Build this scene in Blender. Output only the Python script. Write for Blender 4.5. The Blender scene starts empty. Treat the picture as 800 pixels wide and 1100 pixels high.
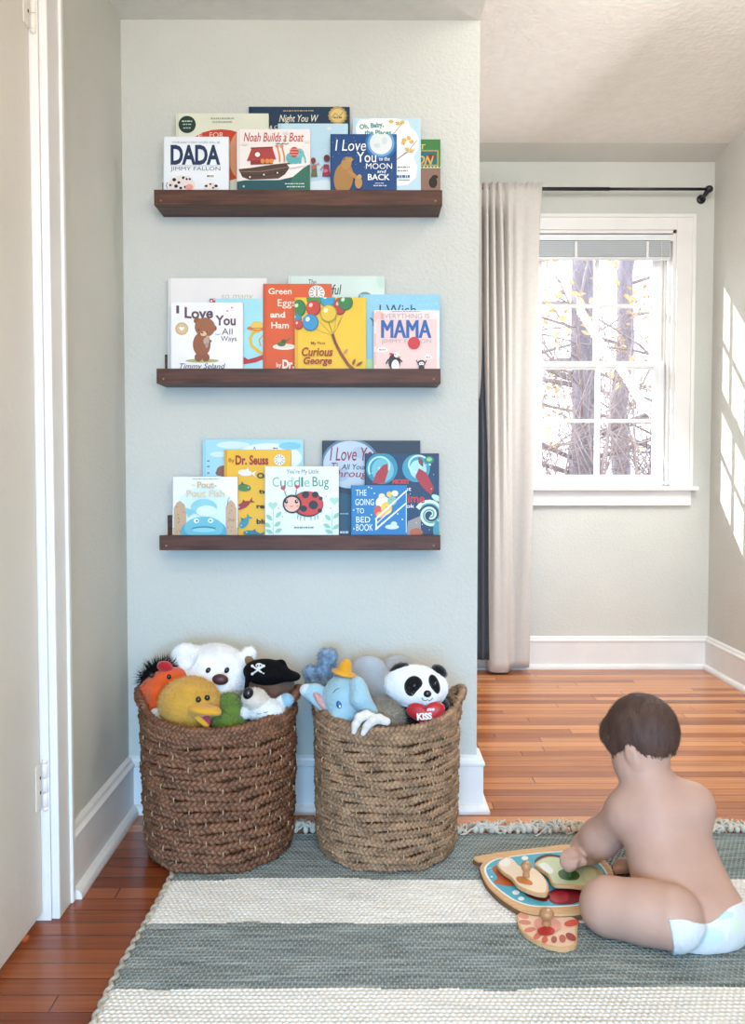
import bpy, bmesh, math, random
import numpy as np
from mathutils import Vector, Matrix, Euler
random.seed(7)
rng = np.random.default_rng(7)
PI = math.pi
S = bpy.context.scene
C = S.collection

# ------------------------------------------------------------------ camera
H, F, YAW, PIT = .934, 953.5, -.0048, .0418
cam = bpy.data.cameras.new('camera'); co = bpy.data.objects.new('camera', cam); C.objects.link(co)
co.location = (0, 0, H); co.rotation_euler = (PI/2 - PIT, 0, YAW)
cam.sensor_fit = 'VERTICAL'; cam.sensor_height = 24; cam.lens = F*24/1100; cam.clip_start = .02
S.camera = co

def P(px, py, X=None, Y=None, Z=None):
    """point of the place seen at a pixel, at a known X, Y or Z"""
    u = (px-400)/F; w = -(py-550)/F
    fy = math.cos(PIT)+w*math.sin(PIT); z = w*math.cos(PIT)-math.sin(PIT)
    x = u*math.cos(YAW)-fy*math.sin(YAW); y = u*math.sin(YAW)+fy*math.cos(YAW)
    t = X/x if X is not None else (Y/y if Y is not None else (Z-H)/z)
    return Vector((x*t, y*t, H+z*t))

# ------------------------------------------------------------------ materials
def lin(c):
    if isinstance(c, str):
        c = c.lstrip('#'); c = [int(c[i:i+2], 16)/255 for i in (0, 2, 4)]
    return tuple((v/12.92 if v <= .04045 else ((v+.055)/1.055)**2.4) for v in c) + (1,)
_M = {}
def mat(name, col, rough=.6, bump=0, scale=40, var=0, vscale=8, spec=.5, metal=0, stretch=(1, 1, 1), detail=4, sss=0, sheen=0, coat=0):
    if name in _M: return _M[name]
    m = bpy.data.materials.new(name); m.use_nodes = True; nt = m.node_tree; N = nt.nodes; L = nt.links
    b = N['Principled BSDF']; c = lin(col)
    b.inputs['Base Color'].default_value = c; b.inputs['Roughness'].default_value = rough
    b.inputs['Specular IOR Level'].default_value = spec; b.inputs['Metallic'].default_value = metal
    if sss: b.inputs['Subsurface Weight'].default_value = sss; b.inputs['Subsurface Radius'].default_value = (.02, .008, .005)
    if sheen: b.inputs['Sheen Weight'].default_value = sheen; b.inputs['Sheen Roughness'].default_value = .5
    if coat: b.inputs['Coat Weight'].default_value = coat; b.inputs['Coat Roughness'].default_value = .15
    tc = N.new('ShaderNodeTexCoord'); mp = N.new('ShaderNodeMapping'); mp.inputs['Scale'].default_value = stretch
    L.new(tc.outputs['Object'], mp.inputs['Vector'])
    n = N.new('ShaderNodeTexNoise'); n.inputs['Scale'].default_value = vscale; n.inputs['Detail'].default_value = detail
    L.new(mp.outputs[0], n.inputs['Vector'])
    r = N.new('ShaderNodeMix'); r.data_type = 'RGBA'
    v = max(var, .03)
    r.inputs['A'].default_value = tuple(max(0, x*(1-v)) for x in c[:3])+(1,)
    r.inputs['B'].default_value = tuple(min(1, x*(1+v)) for x in c[:3])+(1,)
    mr = N.new('ShaderNodeMapRange'); mr.inputs[1].default_value = .3; mr.inputs[2].default_value = .7
    L.new(n.outputs['Fac'], mr.inputs[0]); L.new(mr.outputs[0], r.inputs['Factor'])
    L.new(r.outputs['Result'], b.inputs['Base Color'])
    if bump:
        n2 = N.new('ShaderNodeTexNoise'); n2.inputs['Scale'].default_value = scale; n2.inputs['Detail'].default_value = 5
        L.new(mp.outputs[0], n2.inputs['Vector'])
        bp = N.new('ShaderNodeBump'); bp.inputs['Strength'].default_value = bump; bp.inputs['Distance'].default_value = .01
        L.new(n2.outputs['Fac'], bp.inputs['Height']); L.new(bp.outputs[0], b.inputs['Normal'])
    _M[name] = m; return m
def ink(col, rough=.45): return mat('print_'+col.strip('#'), col, rough, spec=.35)

# ------------------------------------------------------------------ mesh builder
class MB:
    def __init__(s): s.v = []; s.f = []; s.m = []; s.sm = []
    def raw(s, v, f, m=0, smooth=False):
        o = len(s.v); s.v += [tuple(p) for p in v]; s.f += [tuple(i+o for i in q) for q in f]
        s.m += [m]*len(f) if isinstance(m, int) else list(m); s.sm += [smooth]*len(f); return s
    def bm(s, bm, m=0, smooth=False, M=None):
        bm.verts.index_update()
        s.raw([(M @ v.co if M else v.co) for v in bm.verts], [[v.index for v in f.verts] for f in bm.faces], m, smooth); bm.free(); return s
    def box(s, lo, hi, m=0, bev=0, M=None, seg=2):
        bm = bmesh.new(); bmesh.ops.create_cube(bm, size=1)
        for v in bm.verts: v.co = Vector([(lo[i]+hi[i])/2+v.co[i]*(hi[i]-lo[i]) for i in range(3)])
        if bev: bmesh.ops.bevel(bm, geom=bm.edges[:], offset=bev, segments=seg, affect='EDGES', profile=.5)
        return s.bm(bm, m, False, M)
    def tube(s, path, r, m=0, n=8, flat=1, closed=False, cap=True):
        pts = [Vector(p) for p in path]; k = len(pts); rr = r if hasattr(r, '__len__') else [r]*k
        vs = []; up = Vector((0, 0, 1)); prev = None
        for i, p in enumerate(pts):
            t = (pts[(i+1) % k]-pts[i-1]) if closed else (pts[min(i+1, k-1)]-pts[max(i-1, 0)])
            if t.length < 1e-9: t = Vector((0, 0, 1))
            t.normalize()
            if prev is None:
                a = t.cross(up)
                if a.length < .05: a = t.cross(Vector((1, 0, 0)))
            else: a = prev-t*prev.dot(t)
            a.normalize(); prev = a; b = t.cross(a)
            for j in range(n):
                q = 2*PI*j/n; vs.append(p+a*math.cos(q)*rr[i]+b*math.sin(q)*rr[i]*flat)
        fs = []
        for i in range(k if closed else k-1):
            i2 = (i+1) % k
            for j in range(n): fs.append((i*n+j, i*n+(j+1) % n, i2*n+(j+1) % n, i2*n+j))
        if cap and not closed: fs += [tuple(range(n))[::-1], tuple((k-1)*n+j for j in range(n))]
        return s.raw(vs, fs, m, True)
    def lathe(s, prof, c=(0, 0, 0), m=0, n=32, M=None):
        vs = []; fs = []; k = len(prof)
        for (r, z) in prof:
            for j in range(n):
                a = 2*PI*j/n; p = Vector((r*math.cos(a), r*math.sin(a), z))
                if M: p = M @ p
                vs.append(p+Vector(c))
        for i in range(k-1):
            for j in range(n): fs.append((i*n+j, i*n+(j+1) % n, (i+1)*n+(j+1) % n, (i+1)*n+j))
        fs += [tuple(range(n))[::-1], tuple((k-1)*n+j for j in range(n))]
        return s.raw(vs, fs, m, True)
    def ell(s, c, r, m=0, rot=None, n=20):
        bm = bmesh.new(); bmesh.ops.create_uvsphere(bm, u_segments=n, v_segments=n//2+2, radius=1)
        R = (rot if isinstance(rot, Matrix) else Euler(rot).to_matrix()) if rot is not None else Matrix.Identity(3)
        for v in bm.verts: v.co = R @ Vector([v.co[i]*r[i] for i in range(3)]) + Vector(c)
        return s.bm(bm, m, True)
    def prism(s, poly, z0, z1, m=0, M=None, bev=0):
        bm = bmesh.new(); vs = [bm.verts.new((x, y, z0)) for x, y in poly]; f = bm.faces.new(vs)
        if f.normal.z > 0 if f.normal.length else False: pass
        r = bmesh.ops.extrude_face_region(bm, geom=[f])
        for g in r['geom']:
            if isinstance(g, bmesh.types.BMVert): g.co.z = z1
        bmesh.ops.recalc_face_normals(bm, faces=bm.faces[:])
        if bev:
            ed = [e for e in bm.edges if abs(e.verts[0].co.z-e.verts[1].co.z) < 1e-7]
            bmesh.ops.bevel(bm, geom=ed, offset=bev, segments=2, affect='EDGES')
        return s.bm(bm, m, False, M)
    def build(s, name, mats, parent=None, loc=None, shade=None):
        root = Vector(loc) if loc is not None else (Vector(parent['_loc']) if parent is not None else Vector((0, 0, 0)))
        me = bpy.data.meshes.new(name)
        me.from_pydata([tuple(Vector(v)-root) for v in s.v], [], s.f)
        for m in (mats if isinstance(mats, (list, tuple)) else [mats]): me.materials.append(m)
        me.polygons.foreach_set('material_index', s.m)
        me.polygons.foreach_set('use_smooth', [bool(x) for x in s.sm] if shade is None else [shade]*len(s.f))
        me.validate(); me.update()
        o = bpy.data.objects.new(name, me); C.objects.link(o); o['_loc'] = list(root)
        if parent is not None: o.parent = parent
        else: o.location = root
        return o
def empty(name, loc):
    o = bpy.data.objects.new(name, None); C.objects.link(o); o.location = loc; o.empty_display_size = .05; o['_loc'] = list(loc); return o
def tag(o, label, cat, group=None, kind=None):
    o['label'] = label; o['category'] = cat
    if group: o['group'] = group
    if kind: o['kind'] = kind
    return o
def thing(name, loc, label, cat, group=None): return tag(empty(name, loc), label, cat, group)
def struct(o): o['kind'] = 'structure'; return o

# ------------------------------------------------------------------ soft shapes: smooth-union fields meshed with surface nets
def E_(c, r, rot=None, k=.02, m=0, sub=False): return dict(t='e', c=np.array(c, float), r=np.array((r,)*3 if np.isscalar(r) else r, float), R=np.array(rot if isinstance(rot, Matrix) else Euler(rot).to_matrix()) if rot is not None else None, k=k, m=m, sub=sub)
def K_(a, b, ra, rb, k=.02, m=0, sub=False): return dict(t='c', a=np.array(a, float), b=np.array(b, float), ra=ra, rb=rb, k=k, m=m, sub=sub)
def pd(p, X):
    if p['t'] == 'e':
        q = X-p['c']
        if p['R'] is not None: q = q @ p['R']
        k0 = np.sqrt(((q/p['r'])**2).sum(-1)); k1 = np.sqrt(((q/p['r']**2)**2).sum(-1))+1e-9
        return k0*(k0-1)/k1
    ab = p['b']-p['a']; t = np.clip(((X-p['a'])@ab)/(ab@ab+1e-12), 0, 1)
    d = X-(p['a']+t[..., None]*ab)
    return np.sqrt((d*d).sum(-1))-(p['ra']+(p['rb']-p['ra'])*t)
def field(prims, X):
    d = None
    for p in prims:
        e = pd(p, X); k = max(p['k'], 1e-5)
        if d is None: d = e; continue
        if p['sub']:
            h = np.maximum(k-np.abs(d+e), 0)/k; d = np.maximum(d, -e)+h*h*k*.25
        else:
            h = np.maximum(k-np.abs(d-e), 0)/k; d = np.minimum(d, e)-h*h*k*.25
    return d
def nets(fn, lo, hi, res):
    lo = np.array(lo); hi = np.array(hi)
    n = np.ceil((hi-lo)/res).astype(int)+1
    ax = [lo[i]+np.arange(n[i])*res for i in range(3)]
    V = np.empty(n, np.float32)
    for i, x in enumerate(ax[0]):
        Yg, Zg = np.meshgrid(ax[1], ax[2], indexing='ij')
        V[i] = fn(np.stack([np.full_like(Yg, x), Yg, Zg], -1))
    s = V < 0
    def c(A, d): return A[d[0]:A.shape[0]-1+d[0], d[1]:A.shape[1]-1+d[1], d[2]:A.shape[2]-1+d[2]]
    cor = [(a, b, g) for a in (0, 1) for b in (0, 1) for g in (0, 1)]
    cnt = sum(c(s, d).astype(int) for d in cor); act = (cnt > 0) & (cnt < 8)
    idx = np.argwhere(act); I = tuple(idx.T); acc = np.zeros((len(idx), 3)); num = np.zeros(len(idx))
    for d in cor:
        for a in range(3):
            if d[a]: continue
            d2 = list(d); d2[a] = 1
            v0 = c(V, d)[I]; v1 = c(V, d2)[I]; x = (v0 < 0) != (v1 < 0)
            t = np.where(x, v0/np.where(x, v0-v1, 1), 0)
            p = np.tile(np.array(d, float), (len(idx), 1)); p[:, a] += t
            acc[x] += p[x]; num[x] += 1
    vert = lo+(idx+acc/num[:, None])*res
    id_ = -np.ones(act.shape, int); id_[I] = np.arange(len(idx))
    faces = []
    for a in range(3):
        b, g = (a+1) % 3, (a+2) % 3
        sl0 = [slice(None)]*3; sl1 = [slice(None)]*3; sl0[a] = slice(0, -1); sl1[a] = slice(1, None)
        s0 = s[tuple(sl0)]; s1 = s[tuple(sl1)]; e = np.argwhere(s0 != s1)
        e = e[(e[:, b] > 0) & (e[:, g] > 0) & (e[:, b] < act.shape[b]) & (e[:, g] < act.shape[g])]
        if not len(e): continue
        db = np.zeros(3, int); db[b] = 1; dg = np.zeros(3, int); dg[g] = 1
        q = np.stack([id_[tuple((e-db-dg).T)], id_[tuple((e-dg).T)], id_[tuple(e.T)], id_[tuple((e-db).T)]], -1)
        fl = ~s0[tuple(e.T)]; q[fl] = q[fl][:, ::-1]
        faces.append(q)
    return vert, np.concatenate(faces)
def soft(prims, res=.004, pad=.012, fn=None, lump=0, lscale=30, single=False):
    lo = np.full(3, 9.); hi = -lo
    for p in prims:
        if p['sub']: continue
        if p['t'] == 'e': a, b = p['c']-p['r'].max(), p['c']+p['r'].max()
        else: a = np.minimum(p['a']-p['ra'], p['b']-p['rb']); b = np.maximum(p['a']+p['ra'], p['b']+p['rb'])
        lo = np.minimum(lo, a); hi = np.maximum(hi, b)
    base = fn or (lambda X: field(prims, X))
    f = base if not lump else (lambda X: base(X)+lump*(np.sin(X[..., 0]*lscale*1.3+X[..., 2]*lscale)*np.sin(X[..., 1]*lscale*1.1+1)+.6*np.sin(X[..., 2]*lscale*2.3+X[..., 0]*lscale*1.7)*np.sin(X[..., 1]*lscale*2.1)))
    v, q = nets(f, lo-pad, hi+pad, res)
    ps = [p for p in prims if not p['sub']]
    if single or len(set(p['m'] for p in ps)) == 1: mi = [ps[0]['m']]*len(q)
    else:
        cen = v[q].mean(1); D = np.stack([pd(p, cen) for p in ps], -1)
        mi = [int(x) for x in np.array([p['m'] for p in ps])[D.argmin(-1)]]
    return v, q, mi
def fuzz(mb, v, q, mi, n, length, width, lay=.5, keep=None, zmin=-9):
    """short pile standing on a soft toy's skin, joined into the same mesh"""
    v = np.array(v); a, b, c = v[q[:, 0]], v[q[:, 1]], v[q[:, 2]]
    nr = np.cross(b-a, v[q[:, 3]]-a); ln = np.linalg.norm(nr, axis=1)+1e-12; nr /= ln[:, None]
    ok = np.array(a[:, 2] > zmin)
    if keep is not None: ok &= np.isin(np.array(mi), keep)
    w = ln*ok; w /= w.sum(); pick = rng.choice(len(q), n, p=w)
    vs = []; fs = []; ms = []
    u1 = rng.random((n, 2))
    base = v[q[pick, 0]]+(v[q[pick, 1]]-v[q[pick, 0]])*u1[:, :1]+(v[q[pick, 3]]-v[q[pick, 0]])*u1[:, 1:]
    N = nr[pick]; J = rng.normal(size=(n, 3))*lay; D = N+J; D /= np.linalg.norm(D, axis=1)[:, None]
    T = np.cross(D, rng.normal(size=(n, 3))); T /= np.linalg.norm(T, axis=1)[:, None]+1e-9
    Ls = length*(.6+.7*rng.random(n))[:, None]
    b0 = base-N*.001
    A = b0-T*width; B = b0+T*width; M1 = base+D*Ls*.55+T*width*.55; M0 = base+D*Ls*.55-T*width*.55; Tt = base+D*Ls+N*Ls*.1
    allv = np.stack([A, B, M1, M0, Tt], 1).reshape(-1, 3)
    for i in range(n):
        o = i*5; fs.append((o, o+1, o+2, o+3)); fs.append((o+3, o+2, o+4)); mm = mi[pick[i]]; ms += [mm, mm]
    mb.raw(allv.tolist(), fs, ms, True)

# ================================================================== THE ROOM
XL, YN, ZA, XE, XR, YF, ZC, YB = -.664, 2.437, 2.154, .301, 1.640, 4.255, 2.441, -1.7
m_wall = mat('wall_paint', '#d0d0c8', .85, bump=.25, scale=120, var=.03, vscale=3, spec=.2)
m_ceil = mat('ceiling_plaster', '#ebe8e2', .95, bump=.3, scale=55, var=.03, vscale=20, spec=.1)
m_white = mat('white_trim_paint', '#e9e7e4', .4, bump=.05, scale=30, spec=.4)
m_door = mat('door_paint', '#dcd6cb', .45, bump=.15, scale=60, var=.03, vscale=3, spec=.35)

def floor_material():
    m = bpy.data.materials.new('oak_strip_floor'); m.use_nodes = True; nt = m.node_tree; N = nt.nodes; L = nt.links; b = N['Principled BSDF']
    tc = N.new('ShaderNodeTexCoord')
    br = N.new('ShaderNodeTexBrick'); br.offset = 0; br.offset_frequency = 1; br.squash = 1
    br.inputs['Scale'].default_value = 1; br.inputs['Brick Width'].default_value = .93; br.inputs['Row Height'].default_value = .052
    br.inputs['Mortar Size'].default_value = .0011; br.inputs['Mortar Smooth'].default_value = .1; br.inputs['Bias'].default_value = 0
    br.inputs['Color1'].default_value = (0, 0, 0, 1); br.inputs['Color2'].default_value = (1, 1, 1, 1); br.inputs['Mortar'].default_value = (0, 0, 0, 1)
    # a random value for each strip from its row
    sx = N.new('ShaderNodeSeparateXYZ'); L.new(tc.outputs['Object'], sx.inputs[0])
    dv = N.new('ShaderNodeMath'); dv.operation = 'DIVIDE'; dv.inputs[1].default_value = .052; L.new(sx.outputs['Y'], dv.inputs[0])
    fl = N.new('ShaderNodeMath'); fl.operation = 'FLOOR'; L.new(dv.outputs[0], fl.inputs[0])
    wn = N.new('ShaderNodeTexWhiteNoise'); wn.noise_dimensions = '1D'; L.new(fl.outputs[0], wn.inputs['W'])
    sh = N.new('ShaderNodeMath'); sh.operation = 'MULTIPLY_ADD'; sh.inputs[1].default_value = 7; L.new(wn.outputs['Value'], sh.inputs[0]); L.new(sx.outputs['X'], sh.inputs[2])
    cb = N.new('ShaderNodeCombineXYZ'); L.new(sh.outputs[0], cb.inputs['X']); L.new(sx.outputs['Y'], cb.inputs['Y']); L.new(cb.outputs[0], br.inputs['Vector'])
    mx = N.new('ShaderNodeMath'); mx.operation = 'MULTIPLY_ADD'; mx.inputs[1].default_value = .45; L.new(br.outputs['Color'], mx.inputs[0])
    ms = N.new('ShaderNodeMath'); ms.operation = 'MULTIPLY'; ms.inputs[1].default_value = .45; L.new(wn.outputs['Value'], ms.inputs[0]); L.new(ms.outputs[0], mx.inputs[2])
    mp = N.new('ShaderNodeMapping'); mp.inputs['Scale'].default_value = (2.2, 60, 1); L.new(tc.outputs['Object'], mp.inputs[0])
    gr = N.new('ShaderNodeTexNoise'); gr.inputs['Scale'].default_value = 1.6; gr.inputs['Detail'].default_value = 6; L.new(mp.outputs[0], gr.inputs['Vector'])
    ad = N.new('ShaderNodeMath'); ad.operation = 'MULTIPLY_ADD'; ad.inputs[1].default_value = .7; L.new(gr.outputs['Fac'], ad.inputs[0]); L.new(mx.outputs[0], ad.inputs[2])
    cr = N.new('ShaderNodeValToRGB'); e = cr.color_ramp.elements; e[0].position = .2; e[0].color = lin('#6a3218'); e[1].position = 1.15 if False else 1; e[1].color = lin('#d28d58')
    k = cr.color_ramp.elements.new(.6); k.color = lin('#a55f33'); L.new(ad.outputs[0], cr.inputs[0])
    # the boards of this end of the room are multiplied to a darker red; the change falls on a board seam
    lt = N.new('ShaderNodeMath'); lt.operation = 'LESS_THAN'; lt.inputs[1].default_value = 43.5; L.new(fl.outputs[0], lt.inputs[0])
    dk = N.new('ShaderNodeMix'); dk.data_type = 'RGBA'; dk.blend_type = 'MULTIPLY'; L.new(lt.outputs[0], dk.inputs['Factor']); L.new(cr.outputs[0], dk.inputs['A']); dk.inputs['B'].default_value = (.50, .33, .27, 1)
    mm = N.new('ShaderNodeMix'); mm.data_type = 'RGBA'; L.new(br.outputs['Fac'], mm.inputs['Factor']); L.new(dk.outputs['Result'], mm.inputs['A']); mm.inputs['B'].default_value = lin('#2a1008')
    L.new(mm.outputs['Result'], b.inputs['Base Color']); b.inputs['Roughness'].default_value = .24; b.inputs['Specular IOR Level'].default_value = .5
    bp = N.new('ShaderNodeBump'); bp.inputs['Strength'].default_value = .5; bp.inputs['Distance'].default_value = .002; bp.invert = True
    L.new(br.outputs['Fac'], bp.inputs['Height']); L.new(bp.outputs[0], b.inputs['Normal'])
    return m
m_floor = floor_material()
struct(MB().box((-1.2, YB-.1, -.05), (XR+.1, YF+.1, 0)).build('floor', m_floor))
DY0, DY1, DZ = 1.02, 1.83, 2.03       # opening of the door in the left wall
w = MB(); w.box((XL-.12, DY1+.015, 0), (XL, YN, ZA+.02)).box((XL-.12, YB, 0), (XL, DY0-.015, ZA+.02)).box((XL-.12, DY0-.015, DZ+.01), (XL, DY1+.015, ZA+.02))
struct(w.build('wall_left', m_wall))
struct(MB().box((XL-.12, YN, 0), (XE, YN+.115, ZC+.05)).build('wall_middle', m_wall))
# far wall with the window opening
WX0, WX1, WZ0, WZ1 = .765, 1.459, .875, 2.092
w = MB(); w.box((-1.0, YF, 0), (WX0, YF+.16, ZC+.05)).box((WX1, YF, 0), (XR+.1, YF+.16, ZC+.05)).box((WX0, YF, 0), (WX1, YF+.16, WZ0)).box((WX0, YF, WZ1), (WX1, YF+.16, ZC+.05))
struct(w.build('wall_back', m_wall))
struct(MB().box((XR, YB, 0), (XR+.1, YF, ZC+.05)).build('wall_right', m_wall))
struct(MB().box((XL-.12, YB-.1, 0), (XR+.1, YB, ZC+.05)).build('wall_rear', m_wall))
struct(MB().box((-1.0, YN+.115, 0), (-.9, YF, ZC+.05)).build('wall_side', m_wall))
struct(MB().box((XL-.12, YB, ZA), (XE, YN, ZC+.1)).build('ceiling', m_ceil))
w = MB(); w.box((XE, YB, ZC), (XR+.1, YF, ZC+.1)).box((-1.0, YN+.115, ZC), (XE, YF, ZC+.1))
struct(w.build('ceiling', m_ceil))
w = MB(); w.raw([(-1, YF-.16, ZC), (XR, YF-.16, ZC), (XR, YF, ZC-.03), (-1, YF, ZC-.03), (-1, YF, ZC), (XR, YF, ZC)], [(0, 3, 2, 1), (0, 4, 3), (1, 2, 5), (0, 1, 5, 4), (2, 3, 4, 5)])
struct(w.build('trim_1', m_wall))

def sweep(path, prof):
    """mitred moulding along a floor path; profile = (out from wall, height)"""
    pts = [Vector((p[0], p[1])) for p in path]; vs = []; fs = []; k = len(prof)
    for i, p in enumerate(pts):
        ds = []
        if i > 0: ds.append((pts[i]-pts[i-1]).normalized())
        if i < len(pts)-1: ds.append((pts[i+1]-pts[i]).normalized())
        ns = [Vector((-d.y, d.x)) for d in ds]
        n = ns[0] if len(ns) == 1 else (ns[0]+ns[1])/(1+ns[0].dot(ns[1]))
        for o, z in prof: vs.append((p.x+n.x*o, p.y+n.y*o, z))
    for i in range(len(pts)-1):
        for j in range(k): j2 = (j+1) % k; fs.append((i*k+j, (i+1)*k+j, (i+1)*k+j2, i*k+j2))
    fs += [tuple(range(k)), tuple((len(pts)-1)*k+j for j in range(k))[::-1]]
    return MB().raw(vs, fs)
BP = [(0, 0), (.034, 0), (.034, .008), (.031, .016), (.024, .022), (.017, .024), (.017, .128), (.021, .132), (.021, .138), (.013, .144), (.011, .152), (.004, .157), (0, .157)]
struct(sweep([(XE, YN+.11), (XE, YN), (XL, YN)][::-1], [(-o, z) for o, z in BP]).build('baseboard_middle', m_white))
struct(sweep([(XL, DY1+.09), (XL, YN-.017)], [(-o, z) for o, z in BP]).build('baseboard_left', m_white))
struct(sweep([(-.9, YF), (XR, YF)], [(-o, z) for o, z in BP]).build('baseboard_back', m_white))
struct(sweep([(XR, YF-.017), (XR, YB)], [(-o, z) for o, z in BP]).build('baseboard_right', m_white))

# ------------------------------------------------------------------ door on the left
m_gap = mat('dark_gap', '#0c0a09', .9)
d = struct(empty('door_1', (XL-.02, DY1, 0)))
MB().box((XL-.055, DY0+.004, .018), (XL-.018, DY1-.006, DZ-.003), 0, .0015).build('door_leaf', m_door, d)
c = MB()
for y0, y1 in ((DY1+.002, DY1+.086), (DY0-.086, DY0-.002)):
    c.box((XL-.001, y0, 0), (XL+.016, y1, DZ+.08), 0, .003)
    o = y1-.016 if y0 > 1.5 else y0
    c.box((XL-.001, o, 0), (XL+.022, o+.016, DZ+.085), 0, .003)
c.box((XL-.001, DY0-.086, DZ+.002), (XL+.016, DY1+.086, DZ+.08), 0, .003)
c.build('casing', m_white, d)
j = MB(); j.box((XL-.12, DY1-.002, 0), (XL-.001, DY1+.015, DZ+.01)); j.box((XL-.12, DY0-.015, 0), (XL-.001, DY0+.002, DZ+.01)); j.box((XL-.12, DY0, DZ), (XL-.001, DY1, DZ+.012))
j.build('jamb', m_white, d)
def hinge(z0):
    h = MB(); y = DY1-.002; x = XL-.009
    for i in range(3): h.lathe([(.0055, 0), (.0065, .001), (.0065, .0285), (.0055, .0295)], (x, y, z0+i*.031), 0, 12)
    h.ell((x, y, z0-.004), (.007, .007, .006), 0, n=10); h.ell((x, y, z0+.096), (.007, .007, .006), 0, n=10)
    h.box((XL-.0185, y-.03, z0), (XL-.0165, y-.002, z0+.092), 0)
    for i in (0, 1): h.box((XL-.0168, y-.0095, z0+.031*i+.029), (XL-.0155, y-.0065, z0+.031*i+.031+.004), 1)
    return h
hinge(P(56, 866, Y=DY1).z).build('hinge', [mat('painted_hinge', '#e6e0d6', .35), m_gap], d)
hinge(P(44, 32, Y=DY1).z).build('hinge', [mat('painted_hinge', '#e6e0d6', .35), m_gap], d)
struct(MB().box((-1.2, DY0-.2, 0), (-1.15, DY1+.2, 2.1)).build('wall_hall', m_wall))

# ------------------------------------------------------------------ window
m_sash = mat('vinyl_sash', '#eef0f1', .35, spec=.4)
def glass_mat():
    m = bpy.data.materials.new('window_glass'); m.use_nodes = True; N = m.node_tree.nodes; L = m.node_tree.links; N.clear()
    o = N.new('ShaderNodeOutputMaterial'); t = N.new('ShaderNodeBsdfTransparent'); g = N.new('ShaderNodeBsdfGlossy'); g.inputs['Roughness'].default_value = .02
    t.inputs[0].default_value = (.97, .98, .98, 1); x = N.new('ShaderNodeMixShader'); f = N.new('ShaderNodeLayerWeight'); f.inputs[0].default_value = .5
    p5 = N.new('ShaderNodeMath'); p5.operation = 'POWER'; p5.inputs[1].default_value = 5; L.new(f.outputs['Facing'], p5.inputs[0])
    ma = N.new('ShaderNodeMath'); ma.operation = 'MULTIPLY_ADD'; ma.inputs[1].default_value = .9; ma.inputs[2].default_value = .04; L.new(p5.outputs[0], ma.inputs[0]); L.new(ma.outputs[0], x.inputs[0]); L.new(t.outputs[0], x.inputs[1]); L.new(g.outputs[0], x.inputs[2]); L.new(x.outputs[0], o.inputs[0]); return m
wn = struct(empty('window_1', (WX0, YF, WZ0)))
c = MB(); t0, t1 = YF-.018, YF+.001; CW = .088; CT = .070
c.box((WX0-CW, t0, WZ0), (WX0, t1, WZ1+CT), 0, .003).box((WX1, t0, WZ0), (WX1+CW, t1, WZ1+CT), 0, .003).box((WX0-.001, t0+.0005, WZ1), (WX1+.001, t1, WZ1+CT), 0, .003)
for a, b_ in (((WX1+CW-.016, t0-.008, WZ0), (WX1+CW+.002, t1, WZ1+CT+.002)), ((WX0-CW-.002, t0-.008, WZ0), (WX0-CW+.016, t1, WZ1+CT+.002)), ((WX0-CW, t0-.0085, WZ1+CT-.014), (WX1+CW, t1, WZ1+CT+.0025))):
    c.box(a, b_, 0, .003)
c.build('window_casing', m_white, wn)
j = MB(); D = YF+.15
j.box((WX0, YF-.005, WZ0), (WX0+.014, D, WZ1)); j.box((WX1-.014, YF-.005, WZ0), (WX1, D, WZ1)); j.box((WX0, YF-.005, WZ1-.014), (WX1, D, WZ1)); j.box((WX0, YF, WZ0-.01), (WX1, D+.02, WZ0+.004))
for x in (WX0+.014, WX1-.026): j.box((x, YF+.025, WZ0), (x+.012, YF+.045, WZ1-.014), 0, .002); j.box((x, YF+.082, WZ0), (x+.012, YF+.09, WZ1-.014), 0, .002)
for x in (WX0+.014, WX1-.032): j.box((x, YF+.13, WZ0), (x+.018, YF+.14, WZ1-.014), 0, .002)
j.build('jamb', m_white, wn)
s_ = MB(); s_.box((WX0-CW-.015, YF-.055, WZ0-.016), (WX1+CW+.022, YF+.03, WZ0+.004), 0, .005)
s_.build('window_sill', m_white, wn)
a_ = MB(); a_.box((WX0-CW, YF-.018, WZ0-.085), (WX1+CW-.004, YF+.001, WZ0-.016), 0, .002).box((WX0-CW, YF-.024, WZ0-.088), (WX1+CW-.004, YF+.001, WZ0-.078), 0, .003)
a_.build('apron', m_white, wn)
def sash(y, z0, z1, x0, x1, rail_lo, rail_hi, name='sash'):
    st = .047; b = MB(); yy = y+.034
    b.box((x0, y, z0), (x0+st, yy, z1), 0, .003).box((x1-st, y, z0), (x1, yy, z1), 0, .003).box((x0+.01, y-.0004, z0), (x1-.01, yy, z0+rail_lo), 0, .003).box((x0+.01, y-.0004, z1-rail_hi), (x1-.01, yy, z1), 0, .003)
    gx0, gx1, gz0, gz1 = x0+st, x1-st, z0+rail_lo, z1-rail_hi; cx, cz = (gx0+gx1)/2, (gz0+gz1)/2
    b.box((cx-.011, y+.004, gz0), (cx+.011, yy-.004, gz1), 0, .003).box((gx0, y+.0044, cz-.008), (gx1, yy-.0044, cz+.008), 0, .003)
    o = b.build(name, m_sash, wn)
    MB().box((gx0-.005, y+.016, gz0-.005), (gx1+.005, y+.018, gz1+.005)).build('pane', _M.get('G') or _M.setdefault('G', glass_mat()), o)
SX0, SX1 = WX0+.028, WX1-.03
ZM = P(643, 391, Y=YF+.06).z
sash(YF+.047, WZ0+.004, ZM+.012, SX0, SX1, P(643, 511, Y=YF+.06).z-WZ0, .026)
sash(YF+.092, ZM-.02, WZ1-.014, SX0+.004, SX1-.004, .034, .05)
b = MB(); b.box((1.075, YF+.035, ZM+.0), (1.125, YF+.047, ZM+.012), 0, .003); b.build('sash_lock', m_sash, wn)

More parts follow.
